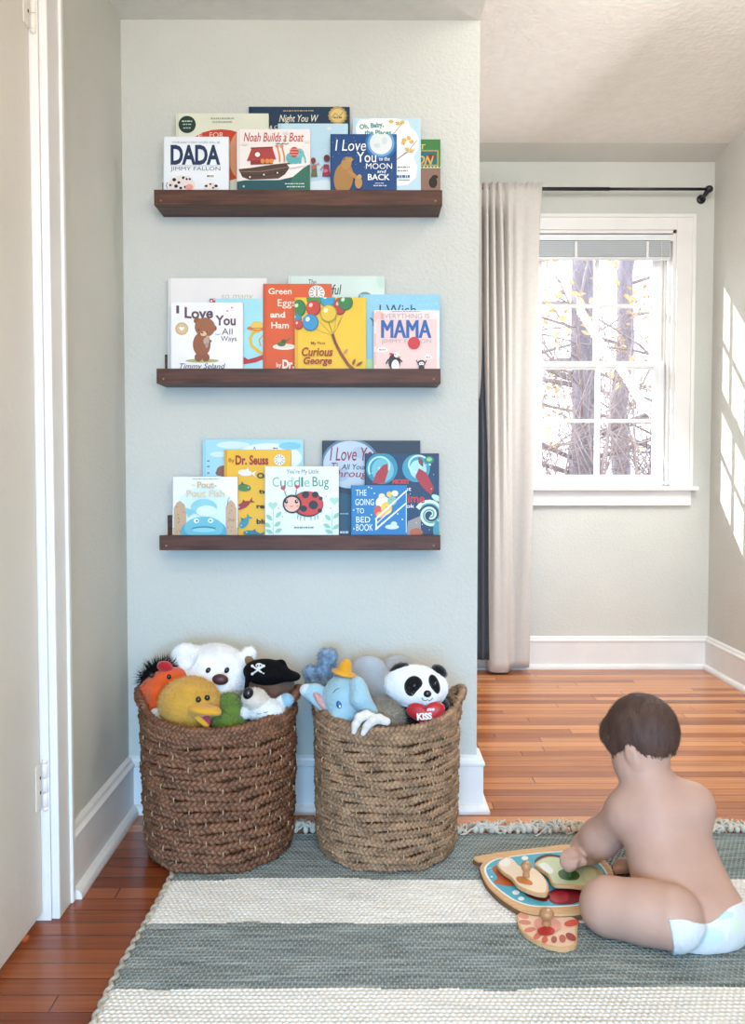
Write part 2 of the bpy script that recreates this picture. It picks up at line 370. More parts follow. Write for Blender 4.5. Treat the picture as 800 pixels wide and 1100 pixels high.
# blind, pulled up
bl = thing('window_blind', (1.1, YF+.02, WZ1-.02), 'white slatted blind gathered up tightly at the top of the window', 'blind')
m_bl = mat('blind_slat', '#e4e8ea', .45)
z1 = WZ1-.018
MB().box((WX0+.016, YF+.002, z1-.028), (WX1-.02, YF+.03, z1), 0, .002).build('head_rail', m_bl, bl)
g = MB()
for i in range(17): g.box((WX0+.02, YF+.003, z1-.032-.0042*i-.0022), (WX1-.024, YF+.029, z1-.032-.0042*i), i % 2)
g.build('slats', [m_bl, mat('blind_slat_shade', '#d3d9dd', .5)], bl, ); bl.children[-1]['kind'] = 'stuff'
MB().box((WX0+.02, YF+.003, z1-.118), (WX1-.024, YF+.029, z1-.104), 0, .003).build('bottom_rail', mat('blind_rail', '#d9dcdf', .4), bl)
MB().box((WX1-.03, YF-.004, z1-.032), (WX1-.013, YF+.032, z1-.001), 0, .002).build('bracket', m_white, bl)
for x in (.98, 1.32): MB().box((x, YF-.001, z1-.112), (x+.012, YF+.002, z1-.034), 0, .001).build('ladder_tape', m_white, bl)
cd = MB(); pts = [(WX1-.07+.004*math.sin(i), YF-.001-.001*i/10, z1-.03-i*.058) for i in range(18)]; cd.tube(pts, .0014, 0, 5)
pts = [(1.40+.03*math.sin(i*.9)+.004*i-.03, YF-.008+.012*math.cos(i*1.3), WZ0+.010+.022*abs(math.sin(i*.7))) for i in range(26)]; cd.tube(pts, .0014, 0, 5)
cd.tube([(1.41, YF-.002, WZ0+.18), (1.425, YF-.004, WZ0+.08), (1.40, YF-.004, WZ0+.02)], .0014, 0, 5)
cd.build('cord', mat('white_cord', '#f0eeea', .6), bl)

# curtain rod
m_blk = mat('black_iron', '#171a24', .4, spec=.5)
RY, RZ = 4.17, P(650, 203, Y=4.17).z
rd = thing('curtain_rod', (1.0, RY, RZ), 'thin black metal curtain rod above the window', 'curtain rod')
MB().tube([(.30, RY, RZ), (1.12, RY, RZ)], .0085, 0, 12).tube([(1.10, RY, RZ), (1.575, RY, RZ)], .0068, 0, 12).build('rod', m_blk, rd)
MB().lathe([(.001, 0), (.012, .002), (.017, .012), (.016, .024), (.009, .032), (.001, .034)], (1.565, RY, RZ), 0, 20, Matrix.Rotation(PI/2, 3, 'Y')).build('finial', m_blk, rd)
for x in (1.575, .42):
    b = MB(); b.tube([(x, RY, RZ-.006), (x, RY+.03, RZ-.016), (x, YF-.008, RZ-.022)], [.013, .010, .009], 0, 10)
    b.lathe([(.001, 0), (.021, 0), (.021, .006), (.012, .01), (.001, .01)], (x, YF-.0005, RZ-.022), 0, 20, Matrix.Rotation(PI/2, 3, 'X')); b.build('bracket', m_blk, rd)

# curtain
def linen():
    m = mat('linen_curtain', '#c9c3bc', .9, bump=.15, scale=400, var=.03, vscale=60, spec=.1, sheen=.2); return m
m_lin = linen(); m_lining = mat('shaded_lining', '#4b5058', .9, var=.04)  # dark blue-grey puts the back fold's shade into the lining colour
cu = thing('curtain', (.65, RY, .01), 'long cream linen curtain hanging left of the window from the black rod', 'curtain')
top = [(.35, .02), (.44, -.02), (.485, .022), (.507, -.018), (.522, .02), (.538, -.022), (.553, .018), (.568, -.02), (.583, .016), (.60, -.02), (.618, .014), (.64, -.018), (.66, .006), (.68, -.012), (.71, -.006), (.74, -.014), (.768, -.012), (.79, -.004), (.792, .016)]
bot = [(.33, .06), (.42, .05), (.49, .045), (.53, .04), (.555, .03), (.56, -.02), (.568, -.05), (.585, -.066), (.61, -.07), (.635, -.062), (.65, -.04), (.658, -.01), (.668, .012), (.685, .018), (.70, .010), (.72, .0), (.738, -.004), (.752, .004), (.755, .02)]
def interp(pts, n):
    out = []; m = len(pts)
    for i in range(n):
        t = i/(n-1)*(m-1); a = min(int(t), m-2); u = t-a
        p = [pts[max(a-1, 0)], pts[a], pts[a+1], pts[min(a+2, m-1)]]
        out.append(tuple(.5*(2*p[1][q]+(p[2][q]-p[0][q])*u+(2*p[0][q]-5*p[1][q]+4*p[2][q]-p[3][q])*u*u+(3*p[1][q]-p[0][q]-3*p[2][q]+p[3][q])*u**3) for q in (0, 1)))
    return out
NT = 150; T_, B_ = interp(top, NT), interp(bot, NT); NZ = 50
vs = []; ztop = RZ+.022; zb = .012
for k in range(NZ+1):
    f = k/NZ; z = ztop+(zb-ztop)*f; e = f**.75
    for i in range(NT):
        x = T_[i][0]*(1-e)+B_[i][0]*e; y = (T_[i][1]*(1.8 if i < NT*.62 else 1.0))*(1-e)+B_[i][1]*e
        x *= 1.012; q_ = min(1, max(0, (f-.035)/.03)); y = (-.0125+.30*y)*(1-q_)+y*q_
        y += .005*math.sin(x*40+f*9)*f; x += .004*math.sin(f*7+i*.08)*f*(1-f)*2
        vs.append((x, RY+y, z+(.004*math.sin(i*.9)+.003*math.sin(i*.37) if k == 0 else 0)+(.012*max(0, (i/NT-.6))*2.5 if k == NZ else 0)))
fs = [(k*NT+i, k*NT+i+1, (k+1)*NT+i+1, (k+1)*NT+i) for k in range(NZ) for i in range(NT-1)]
o = MB().raw(vs, fs, 0, True).build('curtain_panel', m_lin, cu)
md = o.modifiers.new('s', 'SOLIDIFY'); md.thickness = .003
lv = [(x-.004 if i > NT*.5 else x, y+.006, z) for i, (x, y, z) in enumerate(vs)]
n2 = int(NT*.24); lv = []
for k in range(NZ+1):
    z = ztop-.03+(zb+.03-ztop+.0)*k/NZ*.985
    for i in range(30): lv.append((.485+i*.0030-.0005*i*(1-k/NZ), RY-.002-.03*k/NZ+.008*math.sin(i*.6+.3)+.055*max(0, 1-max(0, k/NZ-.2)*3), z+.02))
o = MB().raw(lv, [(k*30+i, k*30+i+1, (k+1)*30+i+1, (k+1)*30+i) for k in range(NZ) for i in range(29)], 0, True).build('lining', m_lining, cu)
md = o.modifiers.new('s', 'SOLIDIFY'); md.thickness = .002; o['label'] = 'blue-grey lining, fold shade in its colour, at the inner edge'
h = MB(); cv = [vs[(NZ-4)*NT+i] for i in range(0, NT, 1)]

# ------------------------------------------------------------------ picture ledges and books
def wood_mat():
    m = mat('walnut_ledge', '#54352a', .5, bump=.1, scale=40, var=.4, vscale=9, stretch=(1, 8, 12), detail=8, spec=.3); return m
m_ledge = wood_mat(); m_end = mat('walnut_end_grain', '#3a231b', .6, var=.2, vscale=60)
LY0, LY1 = 2.33, YN
LED = []
def ledge(x0, x1, ztop, zbot, label, back_x0):
    L_ = thing('picture_ledge', ((x0+x1)/2, LY1, zbot), label, 'shelf', 'dark wooden picture ledges on the middle wall')
    MB().box((x0, LY0, zbot), (x1, LY0+.018, ztop), 0, .0012).build('front_lip', m_ledge, L_)
    MB().box((x0+.001, LY0+.018, zbot), (x1-.001, LY1-.014, zbot+.013), 0, .0008).build('shelf_board', m_ledge, L_)
    MB().box((x0+.001, LY1-.014, zbot), (x1-.001, LY1-.0003, zbot+.088), 0, .001).build('back_board', m_ledge, L_)
    for x in (x0+.018, x1-.018):
        s = MB(); s.lathe([(.0001, 0), (.0028, 0), (.0028, .0008), (.0001, .001)], (x, LY0+.0004, zbot+.012), 0, 10, Matrix.Rotation(PI/2, 3, 'X'))
        s.build('nail_head', mat('nail_filler', '#8d7365', .5), L_)
    return zbot+.013
zb1 = ledge(-.554, .192, 1.671, 1.631, 'topmost of the three dark wooden picture ledges', 0)
zb2 = ledge(-.552, .189, 1.211, 1.172, 'middle one of the three dark wooden picture ledges', 0)
zb3 = ledge(-.549, .190, .775, .736, 'lowest of the three dark wooden picture ledges, above the baskets', 0)

_tc = {}
def text_geo(s, shear=0, bold=0, sp=1):
    k = (s, shear, bold, sp)
    if k in _tc: return _tc[k]
    cu_ = bpy.data.curves.new('t', 'FONT'); cu_.body = s; cu_.size = 1; cu_.shear = shear; cu_.offset = bold; cu_.space_character = sp; cu_.resolution_u = 3
    ob = bpy.data.objects.new('t', cu_); C.objects.link(ob); bpy.context.view_layer.update()
    me = bpy.data.meshes.new_from_object(ob.evaluated_get(bpy.context.evaluated_depsgraph_get()))
    v = [(p.co.x, p.co.y) for p in me.vertices]; f = [tuple(p.vertices) for p in me.polygons]
    bpy.data.objects.remove(ob); bpy.data.curves.remove(cu_); bpy.data.meshes.remove(me)
    x0 = min(p[0] for p in v); x1 = max(p[0] for p in v); y0 = min(p[1] for p in v); y1 = max(p[1] for p in v)
    v = [((x-x0)/(x1-x0), (y-y0)/(y1-y0)) for x, y in v]; _tc[k] = (v, f); return _tc[k]

class Art:
    def dash(s, x0, y0, x1, y1, c):
        x = x0; i = 0; h = (y1-y0)*.6
        while x < x1-.8:
            w = min((2.6, 1.7, 3.4, 1.2)[i % 4], x1-x); s.rect(x, y0+h*.3, x+w, y0+h*1.3, c); x += w+.7; i += 1
    """flat printing on a surface: x right, y up, laid a hair above each other"""
    def __init__(s, mb, M, x0, y0, sc, clip, base=.0002, step=.00012):
        s.mb = mb; s.M = M; s.x0 = x0; s.y0 = y0; s.sc = sc; s.z = base; s.st = step; s.mats = []; s.clip = clip
    def mi(s, c):
        m = ink(c)
        if m not in s.mats: s.mats.append(m)
        return s.mats.index(m)+s.off
    def put(s, v, f, c):
        s.z += s.st; x0, x1, y0, y1 = s.clip
        vv = []
        for x, y in v:
            lx = (x-s.x0)*s.sc; ly = -(y-s.y0)*s.sc
            vv.append(s.M @ Vector((min(max(lx, x0), x1), min(max(ly, y0), y1), s.z)))
        s.mb.raw(vv, f, s.mi(c))
    def poly(s, pts, c): s.put(pts, [tuple(range(len(pts)))[::-1]], c)
    def rect(s, x0, y0, x1, y1, c): s.poly([(x0, y0), (x1, y0), (x1, y1), (x0, y1)], c)
    def ell(s, cx, cy, rx, ry, c, a=0, n=24):
        ca, sa = math.cos(a), math.sin(a)
        s.poly([(cx+rx*math.cos(t)*ca-ry*math.sin(t)*sa, cy+rx*math.cos(t)*sa+ry*math.sin(t)*ca) for t in [2*PI*i/n for i in range(n)]], c)
    def line(s, pts, w, c):
        v = []; f = []
        for i, p in enumerate(pts):
            a = pts[max(i-1, 0)]; b = pts[min(i+1, len(pts)-1)]; d = Vector((b[0]-a[0], b[1]-a[1])).normalized(); n = (-d.y*w/2, d.x*w/2)
            v += [(p[0]+n[0], p[1]+n[1]), (p[0]-n[0], p[1]-n[1])]
        for i in range(len(pts)-1): f.append((2*i, 2*i+1, 2*i+3, 2*i+2))
        s.put(v, f, c)
    def text(s, t, x0, y0, x1, y1, c, shear=0, bold=.012, sp=1, arc=0, rot=0):
        v, f = text_geo(t, shear, bold, sp); cx, cy = (x0+x1)/2, (y0+y1)/2
        vv = []
        for a, b in v:
            x = x0+a*(x1-x0); y = y1-b*(y1-y0)-arc*4*a*(1-a)
            if rot: dx, dy = x-cx, y-cy; x = cx+dx*math.cos(rot)-dy*math.sin(rot); y = cy+dx*math.sin(rot)+dy*math.cos(rot)
            vv.append((x, y))
        s.put(vv, f, c)
    def heart(s, cx, cy, r, c, a=0):
        pts = []
        for i in range(24):
            t = 2*PI*i/24; x = 16*math.sin(t)**3; y = -(13*math.cos(t)-5*math.cos(2*t)-2*math.cos(3*t)-math.cos(4*t))
            x, y = x*r/16, y*r/16; pts.append((cx+x*math.cos(a)-y*math.sin(a), cy+x*math.sin(a)+y*math.cos(a)))
        s.poly(pts, c)
    def leaf(s, cx, cy, l, w, a, c):
        pts = []
        for i in range(10): t = i/9; pts.append((l*(t-.5), w*math.sin(PI*t)))
        for i in range(8, 0, -1): t = i/9; pts.append((l*(t-.5), -w*math.sin(PI*t)))
        s.poly([(cx+x*math.cos(a)-y*math.sin(a), cy+x*math.sin(a)+y*math.cos(a)) for x, y in pts], c)

m_page = mat('page_edges', '#e6e0d0', .8, bump=.1, scale=300, stretch=(1, 1, 8))
LAY = {0: 2.353, 1: 2.3735, 2: 2.394, 3: 2.4075}; THK = {0: .016, 1: .016, 2: .012, 3: .008}
TILT = math.radians(2.6)
def book(x0, y0, x1, zbot, layer, col, label, draw, grp, hard=True, rnd=0):
    Y = LAY[layer]; th = THK[layer]; a = P(x0, y0, Y=Y+.006); b_ = P(x1, y0, Y=Y+.006); w = b_.x-a.x; h = (a.z-zbot)/math.cos(TILT)
    root = thing('picture_book' if hard else 'board_book', (a.x+w/2, Y, zbot), label, 'book', grp)
    M = Matrix.Translation((a.x, Y, zbot)) @ Matrix.Rotation(-TILT, 4, 'X') @ Matrix.Rotation(PI/2, 4, 'X')   # x right, y up, z towards the room
    tb = .0018 if hard else .0012
    mb = MB()
    def plate(z0, z1):
        r = rnd*w/(x1-x0)
        if r:
            pts = [(0, 0), (w, 0)]+[(w-r+r*math.sin(q), h-r+r*math.cos(q)) for q in [PI/2*(1-i/5) for i in range(6)]]+[(0, h)]
        else: pts = [(0, 0), (w, 0), (w, h), (0, h)]
        mb.prism(pts, z0, z1, 0, M)
    plate(-tb, 0); plate(-th, -th+tb)
    mb.box((-.0006, 0, -th), (.0022, h, 0), 0, .0006, M)
    A = Art(mb, M, x0, y0, w/(x1-x0), (0.0002, w-.0002, .0002, h-.0002)); A.y0 = y0+h/(w/(x1-x0)); A.off = 1
    if hard: A.rect(x0+2.2, y0, x0+2.9, y0+140, _shade(col))
    draw(A)
    mb.build('cover', [ink(col)]+A.mats, root)
    pb = MB(); mg = .003 if hard else 0
    pb.box((.0023, mg, -th+tb), (w-mg-.0002, h-mg, -tb), 0, 0, M); pb.build('page_block', m_page, root)
    return root
def _shade(c):
    c = c.lstrip('#'); return '#%02x%02x%02x' % tuple(int(int(c[i:i+2], 16)*.88) for i in (0, 2, 4))

G1, G2, G3 = 'children\'s books on the top ledge', 'children\'s books on the middle ledge', 'children\'s books on the lowest ledge'
# ---- top ledge
def a(A):
    A.ell(237, 166, 40, 28, '#c8402c'); A.ell(262, 166, 17, 28, '#e39b74'); A.rect(188, 166, 188.5, 210, '#c8402c')
    A.ell(200.6, 133, 9.3, 9.3, '#1d3b34'); A.dash(195, 128.5, 206.5, 130.5, '#d9e2cf'); A.dash(196, 132, 205, 134, '#b8c9b0'); A.dash(196.5, 136, 204.5, 138, '#b8c9b0')
    A.dash(226, 125.5, 251, 127.8, '#9aa292'); A.dash(228, 129.5, 249, 131.5, '#9aa292')
    A.text('FOR', 225, 142, 240, 147.5, '#f1d3bf', bold=0); A.text('F', 213, 143.5, 217, 148, '#f1d3bf', bold=0)
book(188, 120.8, 288, zb1, 2, '#dfe0cb', 'pale green book with a red circle and dark round sticker, behind the DADA book', a, G1)
def a(A):
    A.text('YOUR BABY\'S FIRST WORD WILL BE', 184, 151.5, 236, 153.8, '#7f8a9c', bold=0)
    A.text('DADA', 183, 155.3, 236.5, 176.8, '#1f3556', bold=.035, sp=.95); A.rect(182.5, 177.6, 236.5, 178, '#7f8a9c')
    A.text('JIMMY FALLON', 183, 179, 236.5, 184.3, '#5b6579', bold=0)
    A.ell(195, 199, 14.5, 10.5, '#e9dcd8')
    for x, y, r in ((187, 193, 2), (192, 196, 1.6), (189, 200, 2), (197, 191, 1.7), (194, 202, 1.6), (201, 195, 1.5), (183, 199, 1.3), (199, 201, 1.5)): A.ell(x, y, r, r*.9, '#232327')
    A.ell(202, 193, 4.5, 4, '#e9dcd8'); A.ell(200.5, 192.5, 1.2, 1.2, '#232327'); A.ell(203.8, 192.5, 1.2, 1.2, '#232327'); A.ell(203.3, 201, 4.2, 3, '#e59a92'); A.line([(180, 203), (178.5, 199), (180, 196)], .6, '#232327')
    A.ell(226, 189.3, 5.2, 2.8, '#fbfbfb'); A.text('MOO', 222.3, 188, 229.7, 190.6, '#232327', bold=.04)
    A.ell(227, 201, 8, 4.5, '#e9dcd8')
    for x, y, r in ((221.5, 200, 1.6), (226, 198, 1.2), (232, 200, 1.8), (229, 202, 1.2)): A.ell(x, y, r, r*.8, '#232327')
book(175.5, 146.5, 245.5, zb1, 0, '#e9eef3', 'white book titled DADA in tall navy letters with spotted cows', a, G1, False, 1.2)
def a(A):
    A.text('Noah Builds a Boat', 261.5, 142, 326, 151.8, '#b5403c', .25, .01)
    A.poly([(254, 206), (254, 195), (262, 193.5), (300, 193), (318, 189), (326, 180), (334, 176), (334, 206)], '#155059')
    A.poly([(308, 206), (314, 190), (326, 180), (334, 176), (334, 206)], '#2b6b5a')
    A.poly([(256, 181.5), (270, 180), (296, 176), (311, 174.5), (310, 181), (306, 187), (299, 191.5), (268, 193), (260, 190)], '#4f3a35')
    A.line([(257, 184), (280, 184), (310, 179)], .8, '#8a6f5e'); A.line([(259, 188), (280, 188.5), (307, 184)], .6, '#33262a')
    for x, y in ((268, 190), (283, 187.5), (297.5, 185.5)): A.ell(x, y, 2.3, 1.8, '#2a2024'); A.ell(x+.3, y, 1, 1, '#e9e0d2')
    A.poly([(265, 173), (270.5, 158.5), (292, 157.5), (296.5, 171)], '#ab3f40'); A.poly([(269, 177), (269, 172.5), (293, 171.5), (293, 176)], '#8d3437'); A.line([(269, 159), (293, 158)], 1.2, '#7a2b30')
    A.ell(276.5, 166, 3.9, 3.7, '#7a2b30'); A.ell(276.5, 166, 2.8, 2.6, '#f0e9e2')
    for x in (282, 287, 291.5): A.ell(x, 173, 2.3, 2.6, '#dd8b45')
    for x in (298.5, 303.5): A.line([(x+2, 174), (x+1.4, 166), (x-.5, 158)], 1.6, '#d68d55'); A.ell(x-1, 157, 2, 1.3, '#d68d55')
    A.ell(315.5, 169.5, 8.5, 6.5, '#5db0b3'); A.ell(321.5, 164.5, 5, 5, '#6cbcbe'); A.line([(325.5, 165), (327.5, 170), (328, 175)], 1.8, '#6cbcbe')
    for x in (311, 316.5, 321): A.rect(x, 172, x+2.6, 177, '#5db0b3')
    A.ell(316, 163.5, 4.8, 5.6, '#c6413f')
    for y in (160.5, 163.5, 166.5): A.line([(311.8, y), (320.2, y)], .7, '#f0b8a8')
    A.ell(322.8, 163.8, .6, .6, '#1a1a1a'); A.poly([(308, 177), (333, 175.5), (333, 177), (312, 181)], '#f2ebe4')
    for x in (300, 306): A.line([(x-4, 155), (x, 154), (x+1, 155.5), (x+4, 154)], .7, '#33383f')
    A.ell(263, 155, 4, 1.5, '#dcdedd'); A.ell(330, 152.5, 3, 1.5, '#dcdedd'); A.ell(307, 143, 3, 1.3, '#dcdedd')
    A.dash(306, 197, 327, 198.8, '#cfe0dd'); A.dash(308, 200.2, 327, 202.2, '#cfe0dd'); A.ell(262, 201, 1.2, 1.2, '#9fc1bf')
book(254.2, 138.2, 333, zb1, 0, '#efe6e1', 'white book titled Noah Builds a Boat with a red-roofed ark', a, G1, True, 1)
def a(A):
    A.dash(304, 117.2, 337, 118.9, '#b9a67c')
    A.text('Night You W', 299.5, 122.5, 342, 132.5, '#e8e4d4', .3, .006); A.text('& C', 289, 134, 298, 137.8, '#e8e4d4', .2, 0)
    for q in range(16): A.ell(362.5+9*math.cos(q*PI/8), 123.5+8.6*math.sin(q*PI/8), 1.6, 1.6, '#9b7f42', n=8)
    A.ell(362.5, 123.5, 9.3, 9, '#bf9f5b'); A.ell(362.5, 123.5, 7.3, 7, '#d8bf7e'); A.line([(356, 126), (360, 121), (364, 125), (368, 120)], 1, '#9b7f42'); A.dash(358, 124.5, 367, 127.5, '#8c6f36')
book(267, 113.5, 375.5, zb1, 3, '#173650', 'navy book with a round gold medal and script title, tallest on the top ledge', a, G1)
def a(A):
    A.poly([(298, 206), (298, 190), (320, 196), (350, 193), (374, 198), (374, 206)], '#dbe9ef')
    for i in range(46):
        r = random.random; A.ell(300+r()*72, 134+r()*62, .45, .45, '#e9f4f8', n=6)
    for q in range(3): A.line([(353.5-3*math.cos(q*PI/3), 139-3*math.sin(q*PI/3)), (353.5+3*math.cos(q*PI/3), 139+3*math.sin(q*PI/3))], .5, '#eef6fa')
    A.poly([(334, 190), (336, 177), (339.5, 177), (341, 190)], '#6d6a45'); A.ell(336.5, 173, 2.6, 3.2, '#7c3f33'); A.line([(338, 178), (343, 176)], 1, '#b07a50'); A.rect(334.5, 178, 338.5, 182, '#c4655c')
    A.poly([(346, 190), (348, 177), (353, 177), (355, 190)], '#8d2f4c'); A.ell(351, 170.5, 3.3, 3.8, '#5e2a36'); A.ell(349.5, 184, 2.6, 2, '#cf6a80'); A.line([(348, 178), (344, 183)], 1, '#b07a50')
book(298.5, 132, 373.5, zb1, 1, '#b9d8e6', 'light blue snowy book behind the Noah ark book and the moon book', a, G1)
def a(A):
    A.poly([(384, 150), (382, 136), (386, 128), (400, 126.6), (424, 126.6), (438, 129), (441, 136), (446, 140), (450, 148), (449, 160), (444, 168), (448, 178), (447, 190), (438, 198), (420, 200), (405, 206), (384, 206)], '#f3f4f1')
    A.text('Oh, Baby,', 386, 131.5, 412, 138.5, '#2f8580', 0, .035, rot=-.12); A.text('the Places', 391.5, 139, 420, 144.5, '#2f8580', 0, .03)
    A.line([(434, 129), (426, 139), (421, 145)], .6, '#8a6a66'); A.line([(448, 150), (440, 160), (427, 170)], .6, '#8a6a66'); A.line([(446, 160), (436, 164), (426, 171)], .6, '#8a6a66')
    for x, y, s in ((420, 130, .1), (427, 132, .6), (432, 131, -.4), (434, 150, .3), (439, 148, 1), (442, 152, -.2), (437, 160, .5), (442, 162, -.5), (433, 153, 1.2)):
        for k in range(3): A.leaf(x, y, 6, 1.1, s+k*1.05, '#e0bb56' if k else '#c98b3c')
    A.dash(427, 178.5, 440, 180.5, '#66808f'); A.dash(427, 182.5, 439, 184.5, '#66808f'); A.dash(426, 187.5, 440, 192, '#31668f')
    A.line([(428, 193.6), (440, 193.6)], .6, '#31668f')
book(378.5, 126, 452, zb1, 1, '#bddbe8', 'light blue and white book with teal words Oh, Baby, the Places and yellow blossoms', a, G1)
def a(A):
    A.ell(409, 153.5, 17, 17, '#2a68a6', n=32); A.ell(409, 153.5, 14.5, 14.5, '#6ea6d2', n=32); A.ell(409, 153.5, 12, 12, '#dfe6e6', n=32); A.ell(405, 156, 3.4, 2.6, '#cfd8da'); A.ell(413, 151, 3, 4, '#d3dbdc')
    for i in range(30): A.ell(357+random.random()*67, 145+random.random()*56, .35, .35, '#a9c9e4', n=6)
    A.text('I Love', 360, 150.5, 393, 162.5, '#f3f5f4', .15, .0); A.text('You', 383, 163.5, 404, 174.8, '#f3f5f4', 0, .005)
    A.text('to the', 407, 168.8, 418.5, 173, '#f3f5f4', .1, .01); A.text('MOON', 393, 175.8, 421, 182, '#f3f5f4', 0, 0); A.text('and', 405, 182.8, 414.5, 186.2, '#f3f5f4', .1, .01); A.text('BACK', 395, 187.3, 418.5, 194, '#f3f5f4', 0, .02)
    A.dash(403, 196.6, 413, 198, '#c9d8e6'); A.dash(401, 199, 415, 201, '#c9d8e6')
    A.ell(369, 192, 10.5, 17, '#a67c48', .12); A.ell(372, 176, 5.5, 7, '#b1874f', .3); A.ell(376.5, 172.3, 3.6, 2.2, '#b78e58', -.7); A.ell(369.5, 171.8, 1.5, 1.5, '#8f673a'); A.ell(378.6, 170.3, .8, .7, '#2a1e18')
    A.line([(374, 184), (380, 189), (384, 193)], 4, '#b1874f'); A.ell(385, 197, 4, 6.5, '#b78e58'); A.ell(386, 190.5, 2.4, 2.4, '#c39b66')
book(355, 143.6, 426, zb1, 0, '#16487f', 'blue book titled I Love You to the Moon and Back with a white moon', a, G1, False, 1)
def a(A):
    A.rect(430, 161, 471, 178, '#b39a45'); A.rect(430, 162.3, 469.5, 176.5, '#1c6a74'); A.ell(463, 168, 5, 3, '#6b3a2c'); A.text('MOON', 428, 167, 466, 177, '#dda340', .35, .02); A.text('T', 451, 154.8, 457, 160, '#d6c24a', .1, .02)
    A.poly([(430, 206), (430, 186), (452, 182), (462, 179), (474, 181), (474, 206)], '#8a6a5d')
    for i in range(7): A.poly([(450+i*3.6, 180.5), (451.8+i*3.6, 178), (453.6+i*3.6, 180.5)], '#cfcdb0')
    A.ell(465, 196, 4.5, 6, '#241c1e'); A.ell(467, 190, 3.5, 2, '#241c1e')
book(430, 149.3, 473, zb1, 2, '#3f7a43', 'green and brown book at the right end of the top ledge', a, G1)
# ---- middle ledge
def a(A): A.text('so many', 237, 316, 271.5, 323, '#cabfa6', .15, 0)
book(179.5, 298.2, 286, zb2, 2, '#e9e4e2', 'large plain white book with beige words at the left back of the middle ledge', a, G2)
def a(A):
    p = '#5e4658'
    A.text('I', 189, 328, 192, 336.5, p, bold=.03); A.text('Love', 198, 329.5, 228.5, 341.5, p, bold=.03, arc=-1); A.text('You', 231, 338.5, 253, 349.5, p, bold=.03); A.text('All', 238, 352.5, 249.5, 359.3, p, bold=0); A.text('Ways', 237, 360.8, 254, 368, p, bold=0)
    for x, y in ((244, 334), (249, 330.3)): A.heart(x, y, 1.3, '#c9848e')
    A.ell(195, 353, 7, 6.8, '#c9a878'); A.ell(195, 353, 5.8, 5.6, '#d6ba8f'); A.heart(195, 353, 2.7, '#f6efe6')
    A.ell(217, 387.5, 18, 2, '#a9ac72'); A.line([(231, 359), (235, 359.5), (237, 358)], .5, p)
    A.ell(211.5, 344.5, 3.6, 3.5, '#8a5238'); A.ell(229.5, 352.5, 3.2, 3.2, '#8a5238'); A.ell(220, 351.5, 11, 10.5, '#9a6042', .2)
    A.ell(216.5, 370, 9.5, 13, '#94593d'); A.ell(213, 384, 4.2, 4.5, '#8a5238'); A.ell(221, 384, 4, 4.5, '#8a5238')
    A.ell(218.5, 358.5, 3.4, 2.7, '#dfb48e'); A.ell(217, 357.3, 1.2, .9, '#3a221c'); A.ell(213.3, 354.5, .7, .8, '#2c1a16'); A.ell(222, 357, .7, .8, '#2c1a16')
    A.line([(226, 365), (222, 371), (219, 369)], 4, '#8a5238'); A.ell(221.5, 366.5, 3.2, 4, '#b7a191'); A.ell(223, 362.5, 2, 2, '#b7a191'); A.ell(222, 371, 1.8, 3, '#a8917f')
    A.text('Timmy Seland', 193, 390.5, 242, 398, '#4a4048', .3, .0)
book(183, 324.6, 260.5, zb2, 0, '#f0eeef', 'white book titled I Love You All Ways with a brown bear', a, G2, False, 3)
def a(A):
    A.rect(225, 320.5, 231, 325, '#b8303c'); A.ell(227, 323, .9, .9, '#f2f0ee'); A.ell(229.8, 321.8, .8, .8, '#f2f0ee')
    A.line([(279, 355), (272, 357), (268.5, 363), (270, 371), (277, 377), (285, 380)], 3.4, '#d9b23d'); A.line([(283, 360), (278, 365), (280, 372)], 1.6, '#c99a30')
    A.ell(276, 352.5, 11, 3, '#d87b33'); A.ell(276, 349.5, 7, 4.5, '#e0b957'); A.line([(265, 352.5), (287, 352.5)], .7, '#a8522a')
    A.poly([(225, 399), (225, 384), (258, 381), (266, 386), (274, 384), (286, 381), (286, 386), (275, 389), (264, 391), (225, 391)], '#b7323a'); A.poly([(225, 402), (225, 392), (262, 393), (286, 388), (286, 402)], '#a8dbe2')
book(224.5, 320.3, 282.2, zb2, 1, '#9fd8e2', 'pale turquoise book with an orange hat drawing, behind the brown bear book', a, G2)
def a(A):
    w_ = '#f3e6d8'
    A.text('Green', 288, 309, 313, 315.8, w_, bold=.015); A.text('Eggs', 298, 321, 317, 331, w_, bold=.0); A.text('and', 290, 334.5, 306, 341, w_, bold=.035); A.text('Ham', 291, 345.5, 310, 352.5, w_, bold=.02)
    A.ell(305, 372.3, 12.5, 3.2, '#f3e6d8'); A.ell(305, 371.6, 9.5, 2, '#e0d2c3'); A.ell(302, 369.5, 4.5, 2.4, '#4d6d38'); A.ell(304.5, 366.5, 2.8, 2.2, '#3f5c2f'); A.line([(306, 367), (311, 363)], 1.3, '#4d6d38')
    A.text('by', 296.5, 389.5, 302, 395.5, w_, bold=.02); A.text('Dr. Seuss', 303, 386, 340, 396, w_, bold=.04)
    A.ell(340, 314.5, 8.6, 8.2, '#e9e6df', n=28)
    for q in range(12): t = q*PI/6; A.line([(340+4*math.cos(t), 314.5+4*math.sin(t)), (340+7.6*math.cos(t), 314.5+7.2*math.sin(t))], .7, '#5a4a44')
    A.line([(340, 311), (340, 318)], 1, '#a23030')
book(282.5, 304.3, 356, zb2, 1, '#d8582c', 'orange book titled Green Eggs and Ham', a, G2)
def balloon(A, x, y, r, c, hi, r2=None):
    A.ell(x, y, r, (r2 or r)*1.05, _shade(_shade(c)), n=22); A.ell(x-.4, y-.5, r*.9, (r2 or r)*.93, c, n=22); A.ell(x-r*.35, y-r*.4, r*.24, r*.3, hi, .5, n=12)
